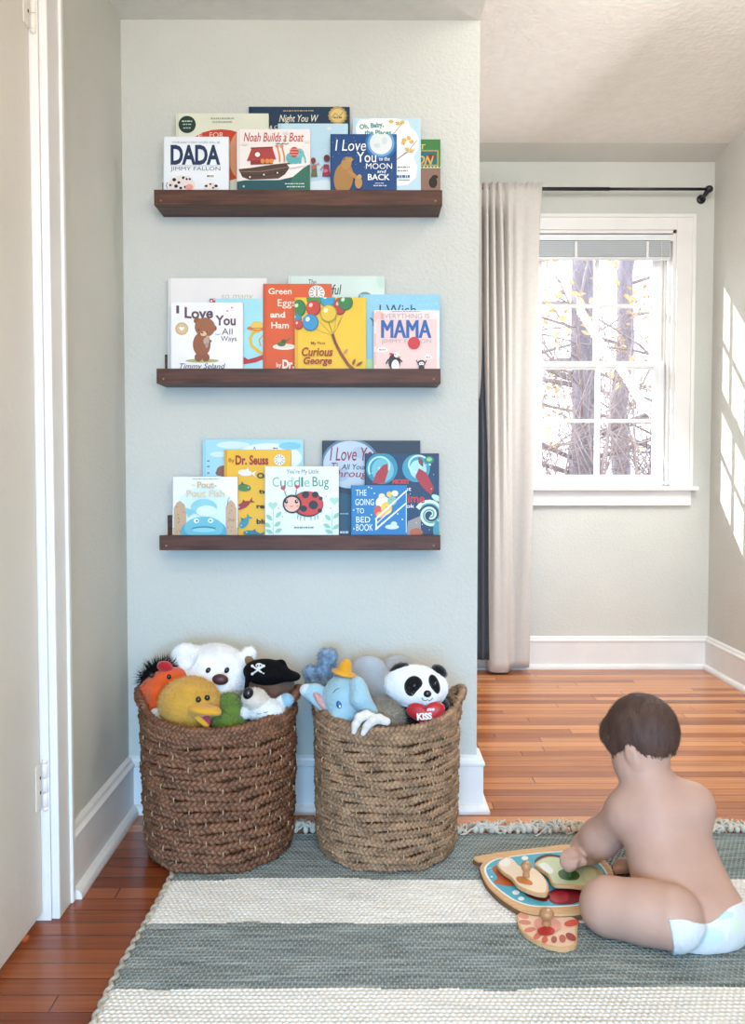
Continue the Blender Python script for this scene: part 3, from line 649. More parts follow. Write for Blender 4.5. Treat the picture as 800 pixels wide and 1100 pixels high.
def a(A):
    A.rect(316.5, 319, 320, 402, '#dba63a')
    kx, ky = 357.5, 360
    for x, y in ((343, 345), (336, 352), (352, 345), (366, 340), (371, 331), (348, 330), (361, 338)): A.line([(x, y), ((x+kx)/2+.5, (y+ky)/2+1), (kx, ky)], .35, '#6b5430')
    balloon(A, 321, 331, 7.5, '#2f7d47', '#bfe0b8', 9); balloon(A, 318, 343, 6, '#2f86a8', '#cfe8f0'); balloon(A, 338, 320, 9, '#3f8a4a', '#c8e4bc'); balloon(A, 352, 322, 8, '#2896bd', '#d7eff5'); balloon(A, 365, 329, 7, '#b93536', '#f0c0b0', 9)
    balloon(A, 371, 325, 8, '#2c7a44', '#bfe0b8'); balloon(A, 336.5, 331, 8, '#c23b31', '#f0c0b0'); balloon(A, 320.5, 349, 5, '#bf3a33', '#f0c0b0'); balloon(A, 353, 337, 9, '#dcbc3c', '#f7eec0'); balloon(A, 333.5, 346.5, 8.8, '#2f8fc0', '#e4f3f8')
    A.line([(357, 359), (360, 368), (366, 380), (374, 392), (382, 399)], 3.2, '#8a4a2c'); A.line([(357, 359), (359, 366), (363, 374)], 1.6, '#6b3a24'); A.leaf(386, 391, 9, 1.5, -.6, '#8a4a2c'); A.leaf(380, 389, 8, 1.4, -1.2, '#8a4a2c'); A.leaf(371, 378, 8, 1.6, -.9, '#c98a66')
    r = '#9c2d22'
    A.text('My First', 334, 367.2, 349.5, 371, '#7a3a20', bold=.01); A.text('Curious', 324, 373.3, 357.5, 382.8, r, .2, .025); A.text('George', 326, 383.6, 356.5, 393.5, r, .2, .025)
book(316.5, 319.2, 393, zb2, 0, '#e8bd33', 'yellow book titled My First Curious George with a bunch of balloons', a, G2, True, 1)
def a(A):
    A.text('The', 331, 299.5, 339.5, 305, '#33564c', .2, 0); A.text('Wonderful', 322, 305, 366.5, 316, '#2f4f4c', .2, .01); A.ell(392, 318, 7, 5, '#7f8f82'); A.ell(411, 300, 6, 9, '#bfd8cf')
book(309, 295.8, 413, zb2, 2, '#cfe0d8', 'pale mint book with dark script letters, highest at the back of the middle ledge', a, G2)
def a(A):
    A.text('I Wish', 407.5, 327, 447, 338, '#1e3b58', bold=.0); A.text('You More', 397, 341, 452, 350, '#1e3b58', bold=0)
    for i in range(36): A.ell(388+random.random()*84, 318+random.random()*20, .5, .5, '#bfe3ee', n=6)
    A.ell(400, 392, 18, 6, '#a9cfa0')
book(386.5, 316, 472.8, zb2, 1, '#8dc6de', 'sky blue book titled I Wish behind the pink MAMA book', a, G2)
def a(A):
    for y in (341, 365, 385): A.ell(402+y % 7, y, 6, 7, '#e6b9b2'); A.ell(471, y-6, 5, 6, '#dfe6ec')
    A.rect(404, 343, 469, 400, '#edc9c3') ; A.dash(421, 333.9, 451, 335.2, '#8a8f9c')
    A.text('EVERYTHING IS', 409.5, 336.8, 461, 342.3, '#b9a2a4', bold=0); [A.text('MAMA', 409.7+o_, 343.8, 462.4+o_, 363, '#1d5fa6', bold=0, sp=1) for o_ in (-.5, 0, .5, .9)]; A.text('JIMMY FALLON', 409.5, 364.3, 463, 370, '#b9a2a4', bold=0)
    A.ell(444.5, 368.7, 6.6, 6.8, '#c7343a')
    A.ell(410.5, 376, 6, 2.6, '#f7f3f2'); A.dash(407, 375, 414, 377, '#4c4c55'); A.ell(460, 384, 4.2, 2.4, '#f7f3f2'); A.dash(457.3, 383.2, 462.8, 384.9, '#4c4c55')
    A.ell(423.5, 389, 6.5, 9, '#22242e'); A.ell(424.5, 393, 4.2, 6.5, '#f1eeee'); A.ell(426, 381.5, 3, 2.7, '#f1eeee'); A.leaf(428.5, 383.5, 4, 1, .4, '#dca23c'); A.ell(424.6, 381, .6, .6, '#22242e'); A.heart(419.8, 380.5, 1.8, '#c7343a'); A.line([(417, 386), (414.5, 391)], 1.3, '#22242e'); A.line([(429, 386), (432, 389)], 1.3, '#22242e')
    A.ell(452.5, 390.5, 4.2, 3.6, '#22242e'); A.ell(452.5, 391, 2.8, 2.2, '#f1eeee'); A.ell(452.5, 395, 3.2, 3, '#22242e'); A.line([(448.6, 390), (446.8, 387)], 1, '#22242e'); A.line([(456.2, 390), (458, 387.5)], 1, '#22242e'); A.ell(451.5, 390.6, .5, .5, '#22242e'); A.ell(453.7, 390.6, .5, .5, '#22242e')
book(401.3, 333, 472, zb2, 0, '#f0dcd8', 'pink book titled EVERYTHING IS MAMA with penguins and a red sticker', a, G2, False, 1.5)
# ---- lowest ledge
def a(A):
    A.ell(288, 492, 36, 16, '#e6eff2'); A.ell(250, 478, 18, 4, '#cfe6f0'); A.ell(235, 488, 10, 3, '#cfe6f0'); A.ell(311, 479, 12, 4, '#7fc3dd'); A.ell(240, 506, 8, 6, '#8a5b4a'); A.ell(235, 508, 4, 3, '#8a5b4a')
    A.text('A', 271.5, 479.5, 274.5, 483, '#33434c', bold=0); A.dash(293, 480.5, 298, 482.5, '#33434c')
    for y in (494, 500, 507): A.dash(222, y, 226, y+2.5, '#5f8798')
book(217, 472, 325.5, zb3, 2, '#a5d6e6', 'large light blue watercolour book behind the yellow book on the lowest ledge', a, G3)
def a(A):
    A.ell(220, 556, 34, 34, '#d3e8ee'); A.rect(183, 567, 258, 582, '#cdb994')
    for x0, x1, t in ((186.5, 200, 538), (242.5, 254, 537)):
        A.poly([(x0, 578), (x0, t+8), (x0+3, t+2), ((x0+x1)/2, t), (x1-2, t+4), (x1, t+10), (x1, 578)], '#c6a583')
        for i in range(12): A.ell(x0+2+random.random()*(x1-x0-3), t+6+random.random()*30, .6, .7, '#8f5d62', n=6)
    A.line([(244, 543), (245, 537), (247, 534)], .5, '#5a4a44')
    A.ell(219, 572, 25, 16, '#56a5ba'); A.ell(219, 567, 21, 12, '#6fbaca'); A.ell(219, 545, 14, 9, '#8fcbd6'); A.ell(222, 549, 11, 6, '#d7ecef'); A.poly([(202, 556), (198, 545), (210, 549)], '#83c4d2')
    A.ell(211, 559.5, 3, 2.4, '#eef5f4'); A.ell(226.5, 559.3, 3, 2.4, '#eef5f4'); A.ell(211.6, 559.7, 1, 1, '#22343c'); A.ell(226, 559.4, 1, 1, '#22343c')
    A.ell(219, 568, 13, 2.6, '#3d8296'); A.ell(219, 569.4, 12.5, 2.4, '#8fd0dc')
    A.dash(207, 514, 235, 515.2, '#8d8f93'); A.text('Pout-', 212, 517.5, 233, 524.5, '#d5b98a', bold=.03); A.text('Pout Fish', 200.5, 526.5, 241.5, 533.8, '#e1c9a0', bold=.03); A.text('the', 206, 519.5, 210, 522.5, '#d5b98a', bold=0)
book(185.2, 512.3, 255, zb3, 0, '#eef2f4', 'white book titled Pout-Pout Fish with a blue fish, at the left of the lowest ledge', a, G3, False, 1.5)
def fishy(A, x, y, l, h, c, c2, a=0, d=1):
    A.ell(x, y, l*.5, h*.5, c, a); ca, sa = math.cos(a), math.sin(a)
    def R(u, v): return (x+d*u*ca-v*sa, y+d*u*sa+v*ca)
    A.poly([R(l*.4, 0), R(l*.8, -h*.5), R(l*.68, 0), R(l*.8, h*.5)][::d], c); A.poly([R(0, -h*.4), R(l*.2, -h*.85), R(l*.25, -h*.3)][::d], c2); e = R(-l*.3, -h*.1); A.ell(e[0], e[1], .7, .7, '#f6f4ea'); A.ell(e[0], e[1], .35, .35, '#161616')
def a(A):
    A.rect(240.5, 483, 243, 582, '#d49d26'); A.text('By', 245.2, 492.3, 251.5, 497.6, '#9c2b22', bold=.01); A.text('Dr. Seuss', 252.5, 489, 288, 499.5, '#9c2b22', bold=.04)
    A.ell(300, 494, 6, 5.8, '#e8e8e2'); 
    for q in range(10): t = q*PI/5; A.line([(300+2.6*math.cos(t), 494+2.6*math.sin(t)), (300+5.2*math.cos(t), 494+5*math.sin(t))], .6, '#4a4a4a')
    fishy(A, 263, 508, 15, 7, '#e9e6da', '#e9e6da', .1, 1); fishy(A, 262, 524, 15, 8, '#4f7d3f', '#3f6632', .1, -1); fishy(A, 261, 543, 16, 6.5, '#9a2f2b', '#7d2422', -.5, 1); fishy(A, 262, 562, 13, 8, '#3d8fa0', '#2b7284', -.9, 1); fishy(A, 270, 573, 18, 6, '#2f7f94', '#2b7284', .1, 1)
    k = '#1c1a16'
    A.text('One fish', 276, 508, 308, 514, k, bold=.03); A.text('two fish', 278, 525, 308, 530.5, k, bold=.03); A.text('red fish', 275.5, 541, 304, 546.5, k, bold=.03); A.text('blue fish', 275.5, 557.5, 308, 563, k, bold=.03)
book(240.5, 483, 312, zb3, 1, '#e9b526', 'yellow book reading By Dr. Seuss with small fish drawings', a, G3)
def a(A):
    A.text('You\'re My Little', 307.5, 504, 342, 510, '#3c4a44', bold=.0)
    cs = ['#7fae94', '#4d8f6e', '#8cbfa6', '#5a9c7c', '#3f7d5f', '#8cbfa6']
    x = 292.5
    for ch, wd, cc in zip('Cuddle', (7, 6, 6.5, 6.5, 2, 6), cs):
        A.text(ch, x, 512.5 if ch in 'Cdl' else 516, x+wd, 523, cc, bold=.0); x += wd+1.2
    A.text('Bug', 335.5, 512, 353, 526, '#4d8f6e', bold=.0)
    m1, m2 = '#a9d3c0', '#8fc4ad'
    for x, y in ((293, 543), (359, 538)): A.heart(x, y, 5, m1)
    for x, y, s in ((289, 556, .8), (299, 553, -.8), (287, 564, .6), (298, 563, -.6), (289, 571, .5), (299, 570, -.5), (352, 556, .8), (361, 554, -.8), (351, 565, .5), (361, 566, -.6), (353, 571, .4)): A.leaf(x, y, 9, 2.2, s, m2)
    for x in (293.5, 357): A.line([(x, 548), (x-.5, 560), (x, 575)], .6, m2)
    for x, y in ((299, 546), (355, 546), (303, 555), (350, 533), (305, 541)): A.ell(x, y, .9, .9, '#e8a6a6')
    for x, y, dx in ((320, 555, -.5), (323, 556, -.3), (327, 556.5, 0), (334, 556.5, 0), (338, 556, .2), (341, 555, .4)): A.line([(x, y-2), (x+dx, y+3)], .5, '#22201f')
    A.ell(330.5, 541.5, 16.8, 13.8, '#22201f', .05, 32); A.ell(331, 541, 15.8, 12.8, '#c8382f', .05, 32)
    for x, y, r in ((328, 531.5, 4), (338.5, 531.5, 3.6), (336.5, 542.5, 5), (326, 546.5, 3.6), (343.5, 548.5, 2.4), (344.5, 535.5, 2)): A.ell(x, y, r, r*.95, '#22201f')
    A.ell(313.8, 541.5, 10.2, 10, '#22201f', n=28); A.ell(313.6, 541.8, 8.3, 8, '#efb7a2', n=28)
    for x in (307.5, 318.5): A.ell(x, 538.8, 1.9, 2.2, '#22201f'); A.ell(x+.5, 538.2, .6, .6, '#f5f5f5')
    A.line([(311.5, 543), (313.3, 544.6), (315.2, 543)], .5, '#22201f'); A.ell(307, 543.5, 1.6, 1.1, '#e5938a'); A.ell(319.5, 543.5, 1.6, 1.1, '#e5938a')
    A.line([(307.5, 533), (305.5, 527)], .7, '#22201f'); A.line([(317.5, 532.5), (318.5, 526)], .7, '#22201f'); A.heart(304.3, 524.5, 2.7, '#c8382f', -.3); A.heart(319, 523, 2.7, '#c8382f', .2)
    A.dash(316, 565.5, 337, 568, '#6b7b74')
book(284.6, 501, 363.6, zb3, 0, '#e3ece8', 'white book titled Cuddle Bug with a red ladybird', a, G3, False, 1)
def a(A):
    A.ell(376, 498, 31, 27, '#5c7f9d', n=36); A.ell(376, 499, 29, 25.5, '#bac8d6', n=36); A.ell(366, 510, 9, 7, '#a6b6c8'); A.ell(386, 486, 8, 6, '#a9b9ca')
    r = '#8f2234'
    A.text('I Love You', 354, 480.5, 406, 495, r, .2, .006); A.text('All Your', 366.5, 498.5, 394, 504.5, '#23334a', .2, .01); A.text('Through', 355, 505, 400, 515, r, .2, .006); A.text('Ti', 355.5, 497, 363, 505, r, .2, .006)
    A.poly([(346, 580), (346, 535), (360, 528), (378, 532), (378, 580)], '#2a5066'); A.dash(365, 551, 374, 553, '#a9bac4'); A.dash(365, 570, 374, 574, '#d6dfe4')
book(346, 473.2, 451.5, zb3, 2, '#1f3144', 'dark navy book with a pale moon and red words I Love You', a, G3)
def spiral(A, cx, cy, r, w, c, turns=1.6, s=0, d=1):
    A.line([(cx+d*r*(1-i/40*.85)*math.cos(s+turns*2*PI*i/40), cy+r*(1-i/40*.85)*math.sin(s+turns*2*PI*i/40)) for i in range(41)], w, c)
def a(A):
    A.ell(410, 503, 17, 17, '#2f8aa6'); A.ell(411, 505, 12, 13, '#6cb6c4'); A.ell(447, 503, 15, 15, '#3b93b0'); A.ell(449, 504, 9, 10, '#a9d6dc')
    spiral(A, 410, 502, 15, 2, '#a8dcd8', 1.1, 2.6); spiral(A, 448, 501, 14, 2, '#b9e2df', 1.1, 3.2, -1)
    A.poly([(400, 519), (404, 508), (411, 500), (416, 498), (417, 506), (413, 519)], '#a82c34'); A.poly([(446, 512), (450, 503), (458, 508), (466, 524), (463, 532), (454, 524)], '#a82c34')
    A.leaf(452, 496, 12, 2.4, 1.2, '#7a4a33'); A.ell(461, 494, 5, 4, '#2f7f6a'); A.ell(461, 493.5, 3, 2.2, '#8cc48a')
    A.poly([(436, 580), (438, 560), (452, 554), (452, 580)], '#9a8f8a'); A.ell(447, 572, 7, 4.5, '#b3603a')
    spiral(A, 462, 553, 15, 5, '#cfe0cc', 1.7, 3.6); spiral(A, 462, 553, 12.5, 1.6, '#4e9a9f', 1.7, 3.9); A.ell(469, 535, 6, 3, '#b7d9cb', .5); A.ell(470, 570, 5, 10, '#3f8fa0')
    for i in range(20): A.ell(394+random.random()*76, 488+random.random()*84, .5, .5, '#d6ecf0', n=6)
    A.text('MICKEY', 421.5, 515, 440, 520, '#c23a3a', bold=.06); A.text('First', 427, 523, 441.5, 527.5, '#e9eef2', bold=.02); A.text('Bedtime', 414, 530.5, 456, 540.5, '#c23a3a', bold=.02); A.text('Storybook', 410, 541.5, 445, 547, '#e9eef2', bold=.01)
book(392, 487, 471.6, zb3, 1, '#16395c', 'dark blue swirling storybook with red word Bedtime at the right of the lowest ledge', a, G3)
def a(A):
    w_ = '#eaf2f6'
    A.text('THE', 382, 526, 393.5, 532.5, w_, bold=.0); A.text('GOING', 381.5, 536, 401.5, 542.8, w_, bold=0); A.text('TO', 382.5, 546, 391, 551.5, w_, bold=0); A.text('BED', 382.5, 555, 397.5, 561.3, w_, bold=0); A.text('BOOK', 382.5, 563, 400.5, 570.3, w_, bold=0)
    A.ell(411, 540, 7.5, 7, '#f0efe9'); A.ell(406, 549, 4.5, 6, '#c8504a'); A.ell(415, 546, 6, 7, '#e6c04c'); A.ell(421, 538, 5, 5, '#88b7a4'); A.ell(409, 553, 5, 3.4, '#e7a95c'); A.ell(424, 530, 3.6, 3.2, '#f0efe9'); A.ell(410, 533, 3.5, 3, '#e9d9b8'); A.ell(418, 531, 3, 3, '#e6c04c')
    for x, y in ((409, 538), (413, 538), (415, 545), (420, 536.5)): A.ell(x, y, .5, .5, '#20242a')
    for a0, b0 in (((403, 558), (437, 527)), ((403, 569), (437, 540))): A.line([a0, b0], 1.9, w_)
    A.line([(404, 557), (404, 569)], 1.8, w_); A.line([(436.3, 528), (436.3, 572)], 1, '#bcd6e6'); A.line([(403, 563.5), (420, 548)], .8, w_)
    A.ell(421, 566, 7.5, 2.6, '#c9dbe4'); A.ell(423, 562.8, 3.4, 2.6, '#c9dbe4')
    for x, y in ((396, 523.5), (402, 530), (399, 524.5), (379.8, 548), (380, 568), (427, 552), (432, 558), (410, 562), (430, 546), (399, 553)): A.ell(x, y, .8, .8, '#dfe9c8', n=8)
book(377, 521.2, 437, zb3, 0, '#2377b4', 'small blue book titled THE GOING TO BED BOOK', a, G3, False, 1.2)

# ------------------------------------------------------------------ baskets
m_str = mat('seagrass_braid', '#775039', .45, bump=.25, scale=160, var=.38, vscale=26, stretch=(1, 1, 2), detail=2, spec=.4)
m_str2 = mat('seagrass_braid_light', '#98775b', .45, bump=.25, scale=160, var=.38, vscale=26, stretch=(1, 1, 2), detail=2, spec=.4)
m_inner = mat('basket_inside', '#553826', .9, bump=.3, scale=90, var=.2, vscale=30)
m_stake = mat('pale_stake', '#b59a78', .6, var=.15)
def braid(mb, fn, L, r, wl, mi, closed=True, amp=1.0, seg=8, ph=0, nf=None):
    """three-strand plait along fn(t)->(point, up, out)"""
    n = max(3, int(round(L/wl))); N = n*seg
    for s in range(3):
        pts = []; rs = []
        for i in range(N if closed else N+1):
            t = i/N; p, up, out = fn(t); q = 2*PI*n*t+s*2*PI/3+ph
            pts.append(p+up*(math.sin(q)*r*amp)+out*(math.sin(2*q)*r*.5)); rs.append(r*.56*(1+.10*math.sin(i*1.7+s*2+ph*5)))
        mb.tube(pts, rs, mi, 6, .8, closed)
def basket(cx, cy, z0, Rb, Rt, Hh, rows, mi_mat, label, wl=.042, name='woven_basket'):
    root = thing(name, (cx, cy, z0), label, 'basket', 'woven baskets of soft toys')
    body = MB(); rh = Hh/rows
    def Rz(z): f = z/Hh; return Rb+(Rt-Rb)*min(1, f*1.35)**.7 - .012*max(0, .1-f)*10*.6
    prof = [(.001, .004), (Rb-.02, .004)]+[(Rz(Hh*i/12)-.013, .006+Hh*i/12) for i in range(13)]
    prof2 = prof+[(Rz(Hh)-.021, Hh+.004)]+[(Rz(Hh*i/12)-.021, .012+(Hh-.01)*i/12) for i in range(12, -1, -1)]+[(.001, .012)]
    v = []; f = []; n = 48
    for (r, z) in prof2:
        for j in range(n): q = 2*PI*j/n; v.append((cx+r*math.cos(q), cy+r*math.sin(q), z0+z))
    for i in range(len(prof2)-1):
        for j in range(n): f.append((i*n+j, i*n+(j+1) % n, (i+1)*n+(j+1) % n, (i+1)*n+j))
    body.raw(v, f, 1, True)
    for k in range(rows):
        z = rh*(k+.5); R0 = Rz(z)-.006; ph = k*1.3; rr = rh*.5
        def fn(t, z=z, R0=R0, k=k):
            q = 2*PI*t+k*.4; o = Vector((math.cos(q), math.sin(q), 0)); w = .0022*math.sin(q*7+k)+.0018*math.sin(q*13+2*k)
            return Vector((cx, cy, z0+z+w))+o*(R0+.002*math.sin(q*5+k*2)), Vector((0, 0, 1)), o
        braid(body, fn, 2*PI*R0, rr*.92, wl, 0, ph=ph, amp=.68)
    ns = 30
    for sidx in range(ns):
        q = 2*PI*sidx/ns+.1; off = sidx % 2
        for k in range(rows):
            if (k+off) % 2: continue
            za, zb_ = rh*(k+.75), rh*(k+1.35)
            if zb_ > Hh: continue
            zm = (za+zb_)/2; pts = [(cx+(Rz(z)+d)*math.cos(q), cy+(Rz(z)+d)*math.sin(q), z0+z) for z, d in ((za, -.004), (za+.003, .0015), (zm, .0025), (zb_-.003, .0015), (zb_, -.004))]
            body.tube(pts, .0016, 2, 5)
    body.build('basket_body', [mi_mat, m_inner, m_stake], root)
    rim = MB(); Rr = Rz(Hh)
    def lift(q):   # the sides rise a little towards the handles
        return .024*abs(math.cos(q))**2.5
    for zz, ro, am in ((-.006, 0, .7), (.012, -.003, .7)):
        def fn(t, zz=zz, ro=ro):
            q = 2*PI*t; o = Vector((math.cos(q), math.sin(q), 0)); return Vector((cx, cy, z0+Hh+zz+lift(q)))+o*(Rr-.004+ro), Vector((0, 0, 1)), o
        braid(rim, fn, 2*PI*Rr, .0125, .036, 0, amp=am)
    rim.build('rim', mi_mat, root)
    for sd in (0, PI):
        h = MB(); half = .42
        def fn(t):
            a_ = -half+2*half*t; q = sd+a_; e = math.sin(PI*t)
            o = Vector((math.cos(q), math.sin(q), 0)); return Vector((cx, cy, z0+Hh+.012+lift(q)+.032*e**.7))+o*(Rr-.006+.016*e), Vector((0, 0, 1)), o
        braid(h, fn, 2*half*Rr+.04, .0115, .034, 0, closed=False, amp=.7)
        h.build('handle', mi_mat, root)
    return root
BLX, BRX, BY = -.372, .046, 2.196
basket(BLX, BY, .0075, .179, .189, .322, 13, m_str, 'dark brown woven basket of soft toys, left one beside the baseboard corner')
basket(BRX, BY, .0075, .174, .180, .322, 16, m_str2, 'brown woven basket of soft toys, right one near the open wall end', .034)

# ------------------------------------------------------------------ soft toys
GT1, GT2 = 'soft toys in the left basket', 'soft toys in the right basket'
def plush(name, parts, mats, root, res=.0035, lump=0, ls=60, fz=None):
    v, q, mi = soft(parts, res, lump=lump, lscale=ls)
    mb = MB(); mb.raw(v.tolist(), q.tolist(), mi, True)
    if fz: fuzz(mb, v, q, mi, *fz[:3], lay=fz[3] if len(fz) > 3 else .5, keep=fz[4] if len(fz) > 4 else None, zmin=.30)
    return mb.build(name, mats, root)
def PV(px, py, Y): return P(px, py, Y=Y)
def fab(n, c, **k): return mat(n, c, .9, bump=.4, scale=260, var=.08, vscale=40, spec=.15, sheen=.35, **k)
PX = 2.35/953    # metres per pixel near the toys
# white bear
Y = 2.255; root = thing('white_teddy_bear', (BLX-.02, Y, .08), 'large white teddy bear with brown nose at the back of the left basket', 'soft toy', GT1)
hc = PV(230, 728, Y); W = fab('white_plush', '#f2f0ef')
plush('body', [E_(hc+Vector((0, 0, .004)), (.093, .075, .083)), E_(hc+Vector((.018, -.05, -.016)), (.04, .038, .032), k=.03), E_(PV(200, 707, Y-.01), (.040, .024, .039), k=.012), E_(PV(201, 709, Y-.042), (.022, .014, .024), k=.01, sub=True), E_(PV(267, 703, Y), (.021, .016, .021), k=.012),
     E_((BLX, Y-.02, .22), (.11, .09, .12), k=.04)], [W], root, fz=(5000, .005, .0008))
MB().ell(PV(236.5, 730, Y-.092), (.020, .012, .0135), 0, (0, .1, 0)).build('nose', mat('brown_nose', '#4a2a2b', .5), root)
for x, y in ((223.5, 720), (243.5, 720)): p = PV(x, y, Y-.072); MB().ell(p, (.0058, .0055, .0078), 0, (0, .5 if x > 230 else .6, 0)).build('eye', mat('black_button', '#15141a', .2, spec=.6), root)
# orange toy
Y = 2.2; root = thing('orange_plush_toy', (BLX-.1, Y, .1), 'orange soft toy with black fuzzy hair and open red mouth, left in the left basket', 'soft toy', GT1)
O = fab('orange_fleece', '#d8561f'); RD = fab('red_felt', '#b3202c')
c0 = PV(180, 741, Y)
plush('body', [E_(c0+Vector((-.005, 0, .015)), (.058, .042, .04), (0, -.35, 0)), E_(c0+Vector((-.052, .0, -.018)), (.026, .03, .028), k=.03), E_(PV(186, 741, Y-.035), (.034, .03, .013), (0, -.25, 0), k=.006, sub=True), K_(PV(167, 745, Y-.035), PV(161, 782, Y-.03), .017, .017, k=.012), K_(PV(150, 750, Y-.012), PV(168, 758, Y-.03), .013, .013, k=.012), E_((BLX-.1, Y, .24), (.055, .06, .1), k=.03)], [O], root, .003)
MB().ell(PV(186, 743, Y-.008), (.032, .028, .016), 0, (0, -.25, 0)).build('mouth', RD, root)
MB().ell(PV(177, 716, Y-.012), (.020, .016, .014), 0, (0, .2, 0)).build('bow', RD, root)
for x, y in ((163, 725.5), (181.5, 727)): MB().ell(PV(x, y, Y-.037), (.0055, .005, .006), 0).build('eye', mat('black_button', '#15141a', .2), root)
hv, hq, hmi = soft([E_(c0+Vector((-.028, .015, .035)), (.045, .03, .028), (0, -.5, 0))], .005)
mb = MB(); mb.raw(hv.tolist(), hq.tolist(), hmi, True); fuzz(mb, hv, hq, hmi, 900, .022, .0009, .4); mb.build('hair', mat('black_fur', '#08080a', .8, spec=.2), root)
# yellow bird
Y = 2.125; root = thing('yellow_plush_bird', (BLX-.05, Y, .1), 'fluffy yellow bird soft toy with open beak at the front of the left basket', 'soft toy', GT1)
YE = fab('yellow_plush', '#d3a13e'); c0 = PV(204, 756, Y)
plush('body', [E_(c0, (.074, .062, .064)), E_((BLX-.06, Y+.0, .24), (.065, .055, .1), k=.03)], [YE], root, fz=(5500, .0055, .0008))
BK = mat('beak_felt', '#dba01f', .7, bump=.2, scale=200, sheen=.3, var=.05)
b = soft([E_(PV(219, 762, Y-.06), (.034, .03, .011), (0, .12, 0)), E_(PV(212, 763, Y-.045), (.026, .026, .016), k=.015), E_(PV(232, 765, Y-.078), (.012, .015, .005), (0, .3, 0), k=.02)], .0025)
MB().raw(b[0].tolist(), b[1].tolist(), b[2], True).build('upper_beak', BK, root)
b = soft([K_(PV(207, 765, Y-.055), PV(222, 780, Y-.075), .009, .006)], .0025); MB().raw(b[0].tolist(), b[1].tolist(), b[2], True).build('lower_beak', BK, root)
MB().raw([PV(214, 766, Y-.055), PV(224, 767, Y-.06), PV(226, 779, Y-.07), PV(220, 779, Y-.075), PV(218, 771, Y-.03)], [(0, 1, 2, 3), (0, 3, 4), (1, 4, 2), (2, 4, 3), (0, 4, 1)]).build('tongue', mat('pink_felt', '#a8325a', .7), root)
for x, y in ((213, 751.5), (222.5, 749.5)):
    p = PV(x, y, Y-.063); MB().ell(p, (.0065, .006, .0068)).build('eye', mat('black_button', '#15141a', .2), root)
o = MB().ell(PV(170, 775, Y+.01), (.022, .02, .034), 0, (0, -.3, 0)).build('white_plush_ball', fab('white_fleece', '#d4dbe2'), None, PV(170, 775, Y+.01)); tag(o, 'plain white rounded soft toy wedged between orange toy and yellow bird', 'soft toy', GT1)
# green toy
Y = 2.115; root = thing('green_plush_toy', (BLX+.05, Y, .2), 'fuzzy moss green soft toy in the middle of the left basket', 'soft toy', GT1)
GR = fab('green_plush', '#66812c')
plush('body', [E_(PV(246, 757, Y+.02), (.029, .026, .028)), E_(PV(250, 764, Y+.005), (.028, .026, .026), k=.006), E_(PV(245, 776, Y-.012), (.041, .03, .027), k=.006), E_((BLX+.02, Y+.03, .25), (.05, .04, .06), k=.02)], [GR], root, fz=(3500, .006, .0008))
# bear with pirate cap
Y = 2.225; root = thing('brown_plush_bear', (BLX+.13, Y, .15), 'brown soft toy bear wearing a black skull-and-crossbones cap', 'soft toy', GT1)
BR = fab('brown_plush', '#6b5042'); c0 = PV(290, 742, Y)
plush('body', [E_(c0, (.063, .05, .05)), E_(PV(267, 708, Y+.02), (.012, .01, .012), k=.004, m=1), K_(PV(268, 712, Y+.02), c0, .008, .02, k=.01), E_((BLX+.08, Y, .23), (.07, .07, .1), k=.03)], [BR, fab('tan_plush', '#8f6a4a')], root, fz=(2600, .006, .0009))
CP = mat('black_felt', '#08090d', .9, bump=.3, scale=200, spec=.15)
b = soft([E_(PV(286, 722, Y-.012), (.058, .055, .032), (0, .08, 0)), E_(PV(286, 746, Y-.01), (.09, .09, .026), k=.004, sub=True), E_(PV(310, 726, Y-.025), (.03, .035, .012), (0, .12, 0), k=.012), E_(PV(302, 714, Y-.0), (.012, .014, .013), k=.01), K_(PV(266, 727, Y-.05), PV(264, 743, Y-.055), .006, .005, k=.01)], .003)
cap = MB().raw(b[0].tolist(), b[1].tolist(), b[2], True).build('cap', CP, root)
e = MB(); WH = mat('white_felt', '#e8e5e2', .6)
ec = PV(277, 717.5, Y-.063)
for dx, dz, rx, rz in ((.003, .006, .009, .0075), (.002, -.001, .005, .005)): e.ell(ec+Vector((dx, 0, dz)), (rx, .0025, rz), 0, (.5, 0, 0))
for s in (1, -1): e.tube([ec+Vector((-.013, .0, -.009*s-.005)), ec+Vector((.013, .001, .009*s-.005))], .0024, 0, 6); [e.ell(ec+Vector((x, 0, x*.7*s-.005)), (.0036, .0025, .0036), 0) for x in (-.014, .014)]
for x in (-.0005, .0065): e.ell(ec+Vector((x, -.003, .0065)), (.002, .0015, .0022), 1)
e.build('emblem', [WH, CP], cap)
# cream puppy
Y = 2.115; root = thing('cream_plush_puppy', (BLX+.11, Y, .2), 'cream and white soft toy puppy with big black nose, right front of the left basket', 'soft toy', GT1)
CR = fab('cream_plush', '#d3cabf'); WP = fab('soft_white_plush', '#dfe2e2'); BP_ = fab('baby_blue_plush', '#8fb9cd')
plush('body', [E_(PV(274, 751, Y), (.033, .034, .026), (0, .25, 0), m=0), E_(PV(286, 763, Y), (.045, .036, .026), (0, -.15, 0), k=.012, m=1), E_(PV(263, 766, Y-.01), (.012, .012, .016), k=.01, m=1), E_(PV(308, 752, Y+.01), (.017, .014, .016), (0, .3, 0), k=.006, m=2), E_(PV(302, 754, Y+.01), (.012, .014, .014), k=.006, m=1), E_((BLX+.08, Y+.03, .27), (.06, .05, .06), k=.02, m=1)], [CR, WP, BP_], root, .003, fz=(2500, .0035, .0007))
MB().ell(PV(266.5, 745, Y-.025), (.0125, .012, .0145), 0, (0, .4, 0)).build('nose', mat('black_button', '#15141a', .2), root)
